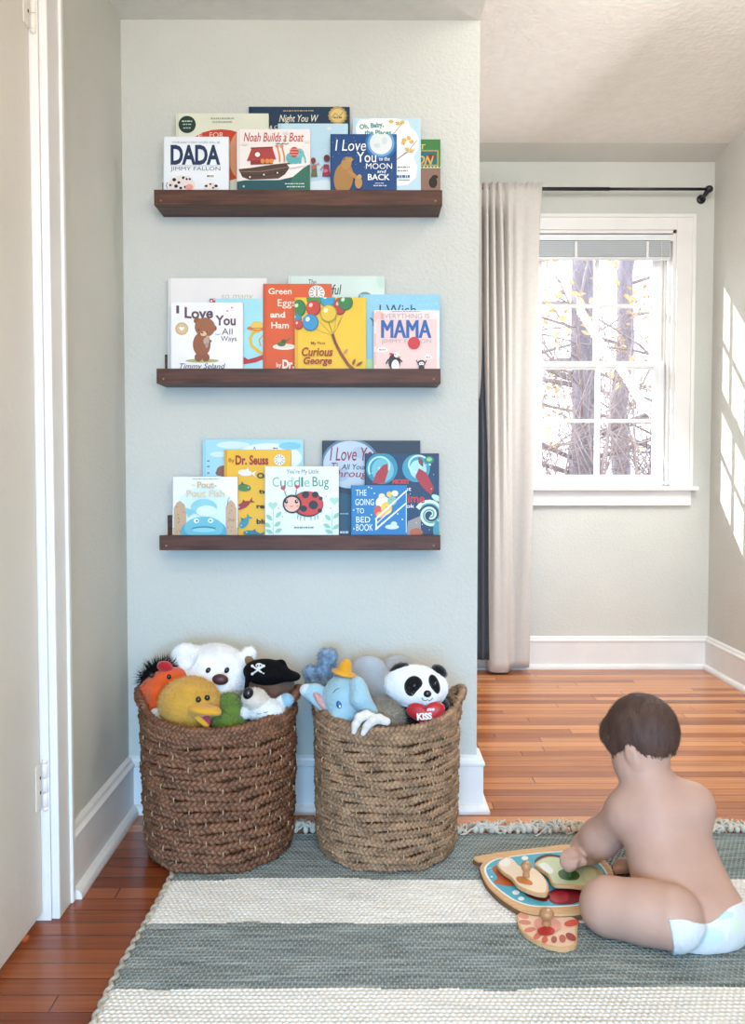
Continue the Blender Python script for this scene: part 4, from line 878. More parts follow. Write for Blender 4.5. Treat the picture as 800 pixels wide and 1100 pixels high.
for x, y in ((278, 766.5), (285, 765)): MB().tube([PV(x-2, y, Y-.038), PV(x, y+.8, Y-.039), PV(x+2.5, y-.5, Y-.038)], .0008, 0, 5).build('eye', mat('grey_thread', '#6d6f74', .7), root)
# blue elephant
Y = 2.125; root = thing('blue_plush_elephant', (BRX-.08, Y, .12), 'light blue soft toy elephant with small yellow hat in the right basket', 'soft toy', GT2)
BE = fab('light_blue_plush', '#9cc0cd'); c0 = PV(372, 748, Y)
plush('body', [E_(c0, (.056, .055, .056)), K_(PV(384, 735, Y-.045), PV(387, 750, Y-.06), .018, .022, k=.012), K_(PV(387, 750, Y-.06), PV(397, 765, Y-.05), .022, .02, k=.01), E_(PV(370, 768, Y-.03), (.035, .03, .02), k=.015), E_((BRX-.05, Y+.02, .24), (.07, .055, .09), k=.03), E_(PV(340, 745, Y+.015), (.03, .016, .024), (0, .5, 0), k=.008), K_(PV(329, 742, Y+.01), PV(352, 765, Y), .01, .012, k=.012, m=0), E_(PV(344, 753, Y-.008), (.008, .012, .026), (0, -.6, 0), k=.004, m=1), E_(PV(327, 741, Y+.012), (.012, .012, .013), k=.01, m=2)], [BE, fab('pink_ear', '#cf9a98'), fab('pale_plush', '#c9d3d8')], root, .003)
for x, y, r in ((364, 757, 1), (393.5, 750, .8)):
    p = PV(x, y, Y-.052 if x < 380 else Y-.045); o = MB().ell(p, (.0065*r, .005, .0095), 0, (0, -.2, 0)).build('eye', mat('blue_eye', '#235a96', .25), root); MB().ell(p+Vector((.002, -.004, -.003)), (.0025, .002, .0035)).build('highlight', mat('eye_white', '#eef0f2', .3), o)
MB().tube([PV(358, 744, Y-.05), PV(361, 740.5, Y-.053), PV(364, 739.5, Y-.054)], .0008, 0, 5).build('brow', mat('dark_thread', '#2b4a63', .7), root)
hm = Matrix.Rotation(.25, 3, 'Y')
b = MB(); b.lathe([(.001, 0), (.028, 0), (.031, .003), (.029, .006), (.019, .0075), (.0175, .012), (.0135, .026), (.008, .036), (.001, .039)], PV(369, 724.5, Y-.008), 0, 24, hm)
b.build('hat', fab('yellow_satin', '#dc9c22'), root)
# mottled blue toy
Y = 2.29; root = thing('mottled_plush_toy', (BRX-.13, Y, .2), 'fuzzy blue-grey mottled soft toy with raised arm at back left of the right basket', 'soft toy', GT2)
plush('body', [K_(PV(352, 708, Y), PV(347, 745, Y), .022, .024), E_(PV(352, 703, Y), (.024, .02, .016), k=.015), E_(PV(334, 722, Y), (.022, .02, .019), k=.012), E_(PV(342, 742, Y), (.035, .03, .035), k=.03), E_((BRX-.08, Y-.03, .27), (.05, .05, .08), k=.03)], [mat('mottled_blue_plush', '#7a93ab', .9, bump=.6, scale=150, var=.5, vscale=70, sheen=.3)], root, lump=.0022, ls=150, fz=(2500, .006, .0008))
# grey plush behind
Y = 2.30; root = thing('grey_plush_elephant', (BRX-.01, Y, .2), 'plain grey soft toy with big rounded ears behind the panda', 'soft toy', GT2)
GY = fab('grey_plush', '#acb0b5'); GY2 = fab('pale_grey_plush', '#aeb4ba')
plush('body', [E_(PV(396, 728, Y-.02), (.055, .022, .058), (0, -.1, 0)), E_(PV(428, 722, Y+.02), (.05, .02, .046), k=.008), E_(PV(424, 722, Y+.002), (.032, .012, .03), k=.004, m=1), E_(PV(412, 745, Y-.03), (.045, .035, .05), k=.02), E_((BRX+.03, Y-.03, .25), (.08, .07, .1), k=.03)], [GY, GY2], root)
# panda
Y = 2.14; root = thing('plush_panda', (BRX+.09, Y, .15), 'black and white soft toy panda holding a red heart in the right basket', 'soft toy', GT2)
WK = fab('panda_white', '#f0f2f5'); KK = fab('panda_black', '#0c0d11')
hc = PV(447, 737, Y)
plush('body', [E_(hc, (.078, .056, .05), (0, .12, 0), m=0), E_(PV(460, 748, Y-.045), (.022, .016, .016), k=.02, m=0), E_(PV(430, 720, Y+.005), (.026, .016, .018), (0, -.3, 0), k=.004, m=1), E_(PV(471, 722, Y+.005), (.021, .015, .017), (0, .6, 0), k=.004, m=1),
    E_(PV(470, 762, Y+.015), (.032, .03, .036), k=.01, m=1), E_(PV(443, 766, Y+.0), (.035, .035, .032), k=.01, m=1), E_((BRX+.08, Y+.02, .23), (.065, .06, .09), k=.02, m=1)], [WK, KK], root, .003, fz=(4000, .0035, .0007))
ang = .12
for x, y, rx, rz, a_ in ((444, 737.5, .0225, .026, .3), (466.5, 735, .0125, .024, -.35)):
    Yp = Y-.049 if x < 450 else Y-.049
    o = MB().ell(PV(x, y, Yp), (rx, .009, rz), 0, Euler((0, a_, .0 if x < 450 else -.35)).to_matrix()).build('eye_patch', KK, root)
    MB().ell(PV(x+1, y-.5, Yp-.008), (.0055, .004, .006)).build('eye', mat('black_button', '#15141a', .2), o)
MB().ell(PV(459, 745.3, Y-.064), (.0095, .007, .0085)).build('nose', mat('black_button', '#15141a', .2), root)
MB().tube([PV(x, y, Y-.0625) for x, y in ((453, 749.5), (454.5, 752), (457, 752.8), (459, 751.5), (461, 752.8), (463.5, 751.5), (464.5, 749.5))], .0009, 0, 5).build('mouth', mat('black_thread', '#1a1a1e', .7), root)
hp = []
for i in range(40):
    t = 2*PI*i/40; hp.append((.0465/16*16*math.sin(t)**3, .0022*(13*math.cos(t)-5*math.cos(2*t)-2*math.cos(3*t)-math.cos(4*t))))
hcn = PV(457.5, 766, Y-.052)
Mh = Matrix.Translation(hcn) @ Matrix.Rotation(math.radians(-8), 4, 'Z') @ Matrix.Rotation(PI/2-.15, 4, 'X') @ Matrix.Rotation(.1, 4, 'Z')
def heart_cushion():
    v = [Mh @ Vector((0, 0, .012))]; f = []; m_ = 6; k = len(hp)
    for side in (1, -1):
        pass
    v = []; rings = [(1, 0), (.97, .006), (.85, .0105), (.6, .0135), (.3, .015)]
    for s in (1, -1):
        o = len(v)
        for sc, z in rings: v += [Mh @ Vector((x*sc, y*sc, z*s)) for x, y in hp]
        v.append(Mh @ Vector((0, 0, .0155*s)))
        for r_ in range(len(rings)-1):
            for i in range(k):
                a1, b1, c1, d1 = o+r_*k+i, o+r_*k+(i+1) % k, o+(r_+1)*k+(i+1) % k, o+(r_+1)*k+i
                f.append((a1, b1, c1, d1)[::-s])
        for i in range(k): f.append((o+(len(rings)-1)*k+i, o+(len(rings)-1)*k+(i+1) % k, o+len(rings)*k)[::-s])
    return v, f
v, f = heart_cushion(); mb = MB().raw(v, f, 0, True)
tv, tf = text_geo('KISS', 0, .05, 1); mb.raw([Mh @ Vector((-.021+x*.036, -.014+y*.0165, .0158-.05*abs(-.021+x*.036)**1.5)) for x, y in tv], tf, 1)
tv, tf = text_geo('me', .2, .03, 1); mb.raw([Mh @ Vector((.004+x*.018, .006+y*.006, .0158-.03*abs(.004+x*.018)**1.5)) for x, y in tv], tf, 1)
mb.build('heart_cushion', [mat('red_satin', '#b3141f', .45, bump=.1, sheen=.2), WH], root)
# sloth
Y = 2.075; root = thing('plush_sloth_arm', (BRX, Y, .2), 'furry beige soft toy with two long white claws over the right basket rim', 'soft toy', GT2)
root.name = 'plush_sloth'
SL = fab('beige_fur', '#a39684')
plush('body', [E_(PV(411, 772, Y+.03), (.047, .034, .040)), E_(PV(398, 778, Y+.005), (.028, .022, .018), k=.02), E_((BRX+.02, Y+.06, .27), (.05, .04, .06), k=.02)], [SL], root, fz=(5000, .013, .0007, .35))
for pts in (((402, 771), (393, 768), (386, 771), (382, 778), (380, 786)), ((415, 775), (407, 772), (400, 774), (394, 780), (390, 788))):
    v = [PV(x, y, Y-.05-(.012 if i > 1 else .0)) for i, (x, y) in enumerate(pts)]
    mb = soft([K_(v[i], v[i+1], (.0095, .011, .0105, .009)[i], (.011, .0105, .009, .006)[i], k=.004) for i in range(4)], .002)
    MB().raw(mb[0].tolist(), mb[1].tolist(), mb[2], True).build('claw', fab('cream_felt', '#e0dbd5'), root)

# ------------------------------------------------------------------ rug
def rug_mat():
    m = bpy.data.materials.new('woven_rug'); m.use_nodes = True; nt = m.node_tree; N = nt.nodes; L = nt.links; b = N['Principled BSDF']; b.inputs['Roughness'].default_value = .95; b.inputs['Specular IOR Level'].default_value = .1
    tc = N.new('ShaderNodeTexCoord'); at = N.new('ShaderNodeAttribute'); at.attribute_name = 'stripe'
    mp = N.new('ShaderNodeMapping'); mp.inputs['Scale'].default_value = (5, 90, 1); L.new(tc.outputs['Object'], mp.inputs[0])
    n1 = N.new('ShaderNodeTexNoise'); n1.inputs['Scale'].default_value = 2; n1.inputs['Detail'].default_value = 4; L.new(mp.outputs[0], n1.inputs['Vector'])
    cg = N.new('ShaderNodeValToRGB'); e = cg.color_ramp.elements; e[0].position = .3; e[0].color = lin('#5b6665'); e[1].position = .72; e[1].color = lin('#9ba4a1'); L.new(n1.outputs['Fac'], cg.inputs[0])
    cw = N.new('ShaderNodeValToRGB'); e = cw.color_ramp.elements; e[0].position = .25; e[0].color = lin('#d2cec6'); e[1].position = .6; e[1].color = lin('#eae7e0'); L.new(n1.outputs['Fac'], cw.inputs[0])
    mx = N.new('ShaderNodeMix'); mx.data_type = 'RGBA'; L.new(at.outputs['Fac'], mx.inputs['Factor']); L.new(cg.outputs[0], mx.inputs['A']); L.new(cw.outputs[0], mx.inputs['B'])
    # pale warp threads showing as fine dots along the ribs
    sx = N.new('ShaderNodeSeparateXYZ'); L.new(tc.outputs['Object'], sx.inputs[0])
    def sn(s, k, ph=0):
        a1 = N.new('ShaderNodeMath'); a1.operation = 'MULTIPLY_ADD'; a1.inputs[1].default_value = k; a1.inputs[2].default_value = ph; L.new(s, a1.inputs[0]); a2 = N.new('ShaderNodeMath'); a2.operation = 'SINE'; L.new(a1.outputs[0], a2.inputs[0]); return a2.outputs[0]
    pr = N.new('ShaderNodeMath'); pr.operation = 'MULTIPLY'; L.new(sn(sx.outputs['X'], 2*PI/.011), pr.inputs[0]); L.new(sn(sx.outputs['Y'], 2*PI/.0220), pr.inputs[1])
    th = N.new('ShaderNodeMapRange'); th.inputs[1].default_value = .25; th.inputs[2].default_value = .8; L.new(pr.outputs[0], th.inputs[0])
    fm = N.new('ShaderNodeMath'); fm.operation = 'MULTIPLY'; fm.inputs[1].default_value = .5; L.new(th.outputs[0], fm.inputs[0])
    m2 = N.new('ShaderNodeMix'); m2.data_type = 'RGBA'; L.new(fm.outputs[0], m2.inputs['Factor']); L.new(mx.outputs['Result'], m2.inputs['A']); m2.inputs['B'].default_value = lin('#d5d1c6')
    L.new(m2.outputs['Result'], b.inputs['Base Color'])
    bp = N.new('ShaderNodeBump'); bp.inputs['Strength'].default_value = .6; bp.inputs['Distance'].default_value = .003; L.new(pr.outputs[0], bp.inputs['Height']); L.new(bp.outputs[0], b.inputs['Normal'])
    return m
RX0, RX1, RY0, RY1 = -.462, 1.30, .85, 2.262
rug = thing('striped_rug', ((RX0+RX1)/2, (RY0+RY1)/2, 0), 'woven cotton rug with grey-green and cream stripes on the wooden floor', 'rug')
nx, ny = 200, 642
vs = []; st = []
BAND = [(2.004, 9, 0), (1.803, 2.004, 1), (1.568, 1.803, 0), (1.33, 1.568, 1), (1.1, 1.33, 0), (0, 1.1, 1)]
def wav(x, y): return .004*math.sin(x*9+y*2)+.002*math.sin(x*31+y*5)
for jx in range(ny+1):
    y = RY0+(RY1-RY0)*jx/ny
    for ix in range(nx+1):
        x = RX0+(RX1-RX0)*ix/nx
        ex = .004*abs(math.sin(PI*y/.011)) if ix == 0 else 0
        xx = x-ex+(.006*math.sin(y*7) if ix < 3 else 0)
        rib = abs(math.sin(PI*y/.0110+.12*math.sin(x*23+y*60)))
        e_ = min(1, ix/1.0, (nx-ix)/1.0)
        z = .0025+.004*rib**.7*e_+.0006*math.sin(x*11+y*17)+.0006*math.sin(x*350)*rib
        vs.append((xx, y, z if e_ else .0008))
fs = []
for jx in range(ny):
    for ix in range(nx):
        a0 = jx*(nx+1)+ix; fs.append((a0, a0+1, a0+nx+2, a0+nx+1))
        x = RX0+(RX1-RX0)*(ix+.5)/nx; y = RY0+(RY1-RY0)*(jx+.5)/ny+wav(x, 0)
        st.append([b[2] for b in BAND if b[0] <= y < b[1]][0])
o = MB().raw(vs, fs, 0, True).build('woven_field', rug_mat(), rug)
at = o.data.attributes.new('stripe', 'FLOAT', 'FACE'); at.data.foreach_set('value', [float(x) for x in st])
# selvedge cord on the left edge
se = MB(); pts = [(RX0-.002+.0035*math.sin(i*1.1)+.006*math.sin((RY0+i*.006)*7), RY0+i*.006, .005) for i in range(int((RY1-RY0)/.006))]
se.tube(pts, [.0046*(1+.25*math.sin(i*1.1)) for i in range(len(pts))], 0, 6); se.build('selvedge', mat('rug_selvedge', '#bdb8aa', .95, bump=.6, scale=200, var=.15, vscale=30), rug)
m_tas = mat('cream_fringe', '#cfc6b6', .95, bump=.3, scale=300, var=.1, vscale=60)
def tassel(seed):
    random.seed(seed); t = MB()
    t.ell((0, .004, .007), (.0042, .0045, .0040), 0, n=8)
    for k in range(7):
        p = Vector((0, .003, .008)); d = Vector((random.uniform(-1.1, 1.1), 1, 0)); pts = [p]
        for i in range(6):
            d = (d+Vector((random.uniform(-.7, .7), random.uniform(-.3, .3), 0))).normalized(); p = p+d*.006; pts.append(Vector((p.x, p.y, max(.0022, .009-.0012*i+random.uniform(-.001, .006)))))
        t.tube(pts, [.0013]*6+[.0006], 0, 5)
    return t
protos = [tassel(s).build('tassel', m_tas, None) for s in range(5)]
i = 0; x = RX0+.012
while x < 1.1:
    inb = any((x-bx)**2+(RY1-BY)**2 < .192**2 for bx in (BLX, BRX))
    if not inb:
        src = protos[i % 5]; o = src if i < 5 else src.copy()
        if i >= 5: C.objects.link(o)
        o.parent = rug; o.location = Vector((x, RY1-.006, -.001))-Vector(rug['_loc']); o.rotation_euler = (0, 0, random.uniform(-.6, .6)); k_ = random.uniform(1.3, 2.1); o.scale = (k_, k_*.9, k_*1.25); i += 1
    x += .0175*random.uniform(.8, 1.3)
random.seed(11)

# ------------------------------------------------------------------ wooden fish puzzle
m_ply = mat('birch_plywood', '#d3a877', .55, var=.12, vscale=20, stretch=(2, 10, 1)); m_edge = mat('plywood_edge', '#7a5536', .7, var=.3, vscale=60, stretch=(1, 1, 12))
def outline(px, Z, o=(500, 890), s=5.0):
    return [tuple(P(o[0]+x/s, o[1]+y/s, Z=Z).xy) for x, y in px]
def smooth_poly(pts, n=6):
    out = []; m = len(pts)
    for i in range(m):
        p = [pts[(i+k-1) % m] for k in range(4)]
        for j in range(n):
            u = j/n; out.append(tuple(.5*(2*p[1][q]+(p[2][q]-p[0][q])*u+(2*p[0][q]-5*p[1][q]+4*p[2][q]-p[3][q])*u*u+(3*p[1][q]-p[0][q]-3*p[2][q]+p[3][q])*u**3) for q in (0, 1)))
    return out
def flat(mb, pts, z, mi): mb.raw([(x, y, z) for x, y in pts], [tuple(range(len(pts)))], mi)
ZR = .0065; ZT = ZR+.014
board = [(46, 152), (160, 130), (300, 112), (420, 98), (545, 84), (640, 100), (730, 150), (785, 215), (800, 290), (790, 350), (740, 410), (660, 445), (560, 462), (440, 462), (345, 452), (270, 425), (180, 365), (115, 300), (84, 240), (78, 205), (92, 178), (60, 172)]
bo = outline(board, ZT)
bo = smooth_poly(bo, 4)
if sum(bo[i-1][0]*bo[i][1]-bo[i][0]*bo[i-1][1] for i in range(len(bo))) < 0: bo = bo[::-1]
cx = sum(p[0] for p in bo)/len(bo); cy = sum(p[1] for p in bo)/len(bo)
pz = thing('fish_puzzle_board', (cx, cy, ZR), 'fish-shaped wooden puzzle board with turquoise painted water on the rug', 'puzzle')
mb = MB(); mb.prism(bo, ZR, ZT-.004, 1); mb.prism(bo, ZT-.004, ZT, 0, bev=.001); mb.build('board', [m_ply, m_edge], pz)
blue = smooth_poly(outline([(100, 210), (150, 168), (240, 150), (400, 130), (545, 122), (640, 138), (720, 185), (765, 245), (770, 310), (735, 365), (650, 405), (540, 420), (420, 422), (340, 415), (255, 385), (170, 325), (118, 270)], ZT), 4)
def inset(pts, f): 
    a_ = sum(p[0] for p in pts)/len(pts); b_ = sum(p[1] for p in pts)/len(pts); return [(a_+(x-a_)*f, b_+(y-b_)*f) for x, y in pts]
art = MB(); flat(art, blue, ZT+.0002, 0); flat(art, inset(blue, .965), ZT+.0004, 1)
for x, y, r in ((270, 345, 20), (298, 378, 17), (318, 160, 18), (210, 300, 8), (140, 260, 7), (240, 185, 9), (600, 150, 12), (700, 230, 12)):
    flat(art, outline([(x+r*math.cos(t*PI/8), y+r*.62*math.sin(t*PI/8)) for t in range(16)], ZT), ZT+.0006, 0)
for k in range(7): 
    x = 115+k*22; flat(art, outline([(x, 215+k*12), (x+55, 205+k*14), (x+55, 209+k*14), (x, 220+k*12)], ZT), ZT+.0006, 2)
art.build('painted_water', [ink('#e8eceb'), ink('#4aa8c0'), ink('#8ccbd8')], pz)
rec = MB()
flat(rec, smooth_poly(outline([(140, 215), (175, 200), (230, 230), (300, 290), (250, 312), (170, 300), (150, 285), (172, 268), (155, 240)], ZT), 3), ZT+.0008, 2)
flat(rec, smooth_poly(outline([(300, 320), (350, 330), (445, 355), (435, 392), (380, 385), (325, 360)], ZT), 3), ZT+.0008, 0)
flat(rec, smooth_poly(outline([(445, 345), (500, 325), (600, 330), (640, 360), (600, 400), (500, 412), (450, 390)], ZT), 3), ZT+.0008, 0)
flat(rec, smooth_poly(outline([(370, 175), (430, 140), (520, 150), (640, 190), (730, 260), (700, 310), (560, 330), (470, 310), (440, 260), (400, 230)], ZT), 3), ZT+.0009, 1)
flat(rec, smooth_poly(outline([(460, 352), (510, 335), (550, 350), (545, 390), (490, 400), (455, 380)], ZT), 3), ZT+.0011, 3)
rec.build('recesses', [ink('#7c1420'), ink('#3a2c24'), ink('#b8582a'), ink('#a82430')], pz)
def knob_piece(name, pxs, zb, cols, label, knob_px, knob_mat, tilt=0, extra=None, kr=1.0, s=5.0):
    zt = zb+.008; pts = smooth_poly(outline(pxs, zt), 4)
    if sum(pts[i-1][0]*pts[i][1]-pts[i][0]*pts[i-1][1] for i in range(len(pts))) < 0: pts = pts[::-1]
    c0 = (sum(p[0] for p in pts)/len(pts), sum(p[1] for p in pts)/len(pts))
    rt = thing(name, (c0[0], c0[1], zb), label, 'puzzle piece', 'knobbed wooden puzzle pieces')
    mb = MB(); mb.prism(pts, zb, zt, 0, bev=.0008); ms = [m_ply, ink('#4a3024')]
    mb.m = [1 if False else m for m in mb.m]
    flat(mb, inset(pts, .93), zt+.0002, 2); ms.append(ink(cols))
    mats_ = {}
    for k, (poly, c) in enumerate(extra or []):
        if c not in mats_: mats_[c] = len(ms); ms.append(ink(c))
        flat(mb, smooth_poly(outline(poly, zt), 3), zt+.0004+.00015*k, mats_[c])
    mb.build('piece_body', ms, rt)
    kp = P(500+knob_px[0]/5, 890+knob_px[1]/5, Z=zt)
    MB().lathe([(.001, 0), (.008*kr, 0), (.0075*kr, .006), (.0065*kr, .011), (.009*kr, .015), (.0118*kr, .021), (.0118*kr, .027), (.008*kr, .033), (.001, .035)], (kp.x, kp.y, zt), 0, 24).build('knob', knob_mat, rt)
    return rt, kp
m_kn = mat('wooden_knob', '#b98a5e', .4, var=.12, vscale=30, coat=.3)
knob_piece('puzzle_piece', [(180, 175), (215, 148), (255, 165), (290, 200), (350, 205), (400, 235), (440, 290), (440, 345), (400, 352), (340, 335), (280, 305), (245, 262), (205, 235), (170, 200)], ZT+.006, '#e8d2b5', 'cream and orange fish puzzle piece with wooden knob lying on the board', (325, 258), m_kn,
    extra=[([(270, 265), (300, 258), (355, 285), (355, 305), (320, 300), (285, 290)], '#c87a3a'), ([(180, 185), (215, 160), (240, 175), (235, 200), (200, 205)], '#ece8e0')])
rg, kg = knob_piece('puzzle_piece', [(372, 190), (400, 165), (450, 150), (520, 160), (600, 190), (680, 200), (730, 225), (735, 262), (705, 300), (640, 312), (560, 305), (480, 300), (455, 275), (440, 245), (400, 215)], ZT+.009, '#c6cfa6', 'pale green sea creature puzzle piece gripped by the baby', (560, 262), mat('green_knob', '#3d5a2e', .4),
    extra=[([(500, 230), (560, 215), (610, 245), (600, 275), (540, 278), (505, 262)], '#3f6a35'), ([(395, 195), (430, 185), (470, 225), (455, 245), (420, 225)], '#dfe6e2'), ([(630, 225), (690, 225), (700, 260), (650, 280)], '#dbe0b4')], kr=.8)
def petal(x, y, l, w, a_): 
    return [(x+l*(math.cos(t))*math.cos(a_)-w*math.sin(t)*math.sin(a_), y+(l*math.cos(t)*math.sin(a_)+w*math.sin(t)*math.cos(a_))*.72) for t in [2*PI*i/8 for i in range(8)]]
ext = [(petal(x, y, l, w, a_), c) for x, y, l, w, a_, c in ((310, 470, 32, 20, .5, '#d8927c'), (318, 505, 34, 18, .2, '#cf846e'), (345, 545, 32, 18, -.3, '#cf7a66'), (385, 580, 28, 18, -1, '#cf6a55'), (425, 600, 26, 17, -1.4, '#c96450'), (570, 510, 42, 24, -.3, '#d2452c'), (565, 585, 36, 22, .9, '#9c3a30'), (520, 595, 30, 18, 1.5, '#b8604a'), (475, 600, 26, 16, 1.6, '#a85642'), (395, 440, 40, 28, -.5, '#e0a08e'), (440, 520, 75, 58, .3, '#dd9682'), (432, 555, 48, 34, 0, '#bb2a2a'))]
knob_piece('puzzle_piece', [(278, 462), (320, 440), (370, 425), (400, 400), (440, 410), (470, 445), (520, 462), (580, 478), (605, 500), (598, 545), (600, 590), (585, 630), (520, 645), (440, 630), (370, 600), (310, 560), (280, 510)], ZR+.0005, '#e6c3a4', 'red crab puzzle piece with wooden knob lying on the rug by the baby\'s knee', (435, 520), m_kn, extra=ext, kr=1.25)

# ------------------------------------------------------------------ baby
m_skin = mat('baby_skin', '#c39d8c', .5, bump=.08, scale=60, var=.08, vscale=9, spec=.35, sss=.08)
HC = P(689, 788, Y=1.93)                           # centre of the head
hd = Vector((-.80, .60, 0)).normalized()
dn = math.radians(31)
fwd = Vector((hd.x*math.cos(dn), hd.y*math.cos(dn), -math.sin(dn))); side = Vector((0, 0, 1)).cross(hd).normalized(); upv = fwd.cross(side)*-1
upv = side.cross(fwd)*-1 if side.cross(fwd).z < 0 else side.cross(fwd)
if upv.z < 0: upv = -upv
HM = Matrix((fwd, side, upv)).transposed()          # columns: forward, left, up
def hp_(f, s, u): return HC+fwd*f+side*s+upv*u
head = [E_(HC+upv*.006-fwd*.006, (.075, .070, .078), HM, m=0), E_(hp_(.035, 0, -.03), (.050, .052, .046), HM, k=.03), E_(hp_(.040, .033, -.050), .036, k=.02), E_(hp_(.040, -.033, -.050), .036, k=.02),
        E_(hp_(.066, 0, -.066), (.018, .02, .014), HM, k=.02), E_(hp_(.083, 0, -.034), (.010, .009, .008), HM, k=.01), E_(hp_(.060, 0, .022), (.02, .045, .03), HM, k=.03),
        E_(hp_(.079, .027, -.012), (.012, .013, .009), HM, k=.006, sub=True), E_(hp_(.079, -.027, -.012), (.012, .013, .009), HM, k=.006, sub=True),
        E_(hp_(.083, 0, -.050), (.006, .013, .004), HM, k=.004), E_(hp_(.082, 0, -.057), (.006, .010, .004), HM, k=.004)]
for s in (1, -1):
    er = Matrix.Rotation(0, 3, 'X')
    head += [E_(hp_(.010, s*.071, -.026), (.014, .007, .022), HM, k=.008), E_(hp_(.013, s*.080, -.024), (.008, .004, .013), HM, k=.003, sub=True), E_(hp_(.012, s*.067, -.044), (.009, .006, .009), HM, k=.006)]
SL_, SR_ = P(673, 874, Y=1.895), P(744, 866, Y=1.865)
tor = [K_(P(700, 858, Y=1.89), P(690, 822, Y=1.91), .052, .052, k=.03), K_(P(705, 850, Y=1.885), P(742, 862, Y=1.87), .036, .036, k=.04), K_(P(700, 856, Y=1.89), P(675, 868, Y=1.895), .038, .038, k=.03),
       E_(P(706, 872, Y=1.885), (.078, .055, .05), (0, .1, 0), k=.04), E_(P(717, 900, Y=1.86), (.092, .066, .08), (0, .15, 0), k=.04), E_(P(728, 940, Y=1.825), (.098, .083, .08), (0, .2, 0), k=.04), E_(P(745, 973, Y=1.77), (.094, .09, .066), (0, .1, 0), k=.04),
       E_(P(725, 950, Y=1.90), (.075, .06, .07), k=.04), E_(SL_, .039, k=.035), E_(SR_, .034, k=.045),
       E_(P(744, 992, Y=1.735), (.062, .062, .06), k=.03), E_(P(767, 988, Y=1.75), (.060, .062, .058), k=.03)]
# left arm and hand
ELB = P(645, 900, Y=1.965); WRI = P(624, 917, Y=2.025)
arm = [K_(SL_, ELB, .040, .041, k=.03), K_(ELB, WRI.lerp(ELB, .35), .041, .036, k=.02), K_(WRI.lerp(ELB, .35), WRI, .034, .025, k=.015)]
KN = Vector((kg.x, kg.y, ZT+.04))
WR2 = WRI
def hand(wr, palm, tgt, sgn, spread):
    """palm, four unequal bent fingers and a thumb closing on tgt"""
    pr = []; ax = (palm-wr).normalized(); lat = ax.cross(Vector((0, 0, 1)))
    if lat.length < .2: lat = Vector((1, 0, 0))
    lat.normalize(); nr = lat.cross(ax)
    R = Matrix((ax, lat, nr)).transposed()
    pr += [K_(wr, palm, .021, .019, k=.012), E_(palm, (.022, .024, .013), R, k=.012)]
    for i, (ln, off) in enumerate(((.026, -.017), (.030, -.006), (.028, .006), (.022, .016))):
        b0 = palm+ax*.013+lat*off; d1 = (tgt+lat*off*spread-b0).normalized(); k1 = b0+(ax*.6+d1*.4).normalized()*ln*.5; k2 = k1+(d1*.9-nr*.35*sgn).normalized()*ln*.4; k3 = k2+((tgt-k2)*.5+Vector((0, 0, -.006))).normalized()*ln*.32
        pr += [K_(b0, k1, .0078, .0070, k=.004), K_(k1, k2, .0070, .0064, k=.003), K_(k2, k3, .0064, .0058, k=.003)]
    tb = palm-ax*.004-lat*.02; t1 = tb+(-lat*.5+ax*.7-nr*.3*sgn).normalized()*.016; t2 = t1+(tgt-t1).normalized()*.014
    pr += [K_(tb, t1, .0095, .008, k=.006), K_(t1, t2, .008, .0066, k=.003)]
    return pr
PALM = KN+Vector((-.002, .0, .022)); PALM = PALM.lerp(WRI, .25)
arm += hand(WRI, PALM, KN+Vector((-.004, .0, -.006)), 1, .6)
# right arm, in front of the body
EL2 = P(728, 905, Y=1.97); WR3 = Vector((.60, 2.06, .10))
arm2 = [K_(SR_, EL2, .036, .031, k=.03), K_(EL2, WR3, .031, .021, k=.02)]+hand(WR3, WR3+Vector((-.024, .022, -.02)), WR3+Vector((-.05, .05, -.06)), 1, 1)
# legs
HL, KL = P(720, 998, Y=1.70), P(654, 985, Y=1.755)
HL.z = max(HL.z, .07); KL.z = .064
AL = P(690, 962, Z=.036)
HR, KR = Vector((.70, 1.84, .075)), Vector((.715, 2.00, .066)); AR = P(690, 925, Z=.034)
def foot(an, toe):
    d = (toe-an).normalized(); lat = d.cross(Vector((0, 0, 1))).normalized(); pr = [E_(an+Vector((0, 0, -.004)), (.021, .021, .023), k=.012), K_(an-d*.006-Vector((0, 0, .008)), an+d*.045-Vector((0, 0, .01)), .017, .016, k=.012), E_(an+d*.045-Vector((0, 0, .012)), (.024, .024, .012), k=.01)]
    for i, (o_, r_) in enumerate(((-.018, .0085), (-.007, .007), (.002, .0066), (.010, .006), (.017, .0056))): pr.append(K_(an+d*.052+lat*o_-Vector((0, 0, .013)), an+d*(.068-.003*i)+lat*o_*1.1-Vector((0, 0, .014)), r_, r_, k=.003))
    return pr
leg = [K_(HL, KL, .062, .056, k=.03), E_(HL.lerp(KL, .45), (.068, .056, .056), (0, .1, 0), k=.02), K_(KL, AL.lerp(KL, .5), .052, .040, k=.02), K_(AL.lerp(KL, .5), AL, .040, .023, k=.015)]+foot(AL, AL+Vector((-.06, .02, 0)))
leg += [K_(HR, KR, .06, .052, k=.03), K_(KR, AR.lerp(KR, .5), .048, .038, k=.02), K_(AR.lerp(KR, .5), AR, .038, .022, k=.015)]+foot(AR, AR+Vector((-.06, .0, 0)))
BODY = head[:1]+head[1:]+tor+arm+arm2+leg
by = thing('person', (.66, 1.77, ZR), 'baby seen from behind in a white nappy, sitting on the rug and reaching for puzzle', 'person')
LOb = np.array([.30, 1.62, 0]); 
def group_field(groups, ks, X):
    d = None
    for g, k in zip(groups, ks):
        e = field(g, X)
        if d is None: d = e
        else: h = np.maximum(k-np.abs(d-e), 0)/k; d = np.minimum(d, e)-h*h*k*.25
    return d
GR_ = [tor, head, arm, arm2, leg]; KS = [0, .022, .02, .02, .007]
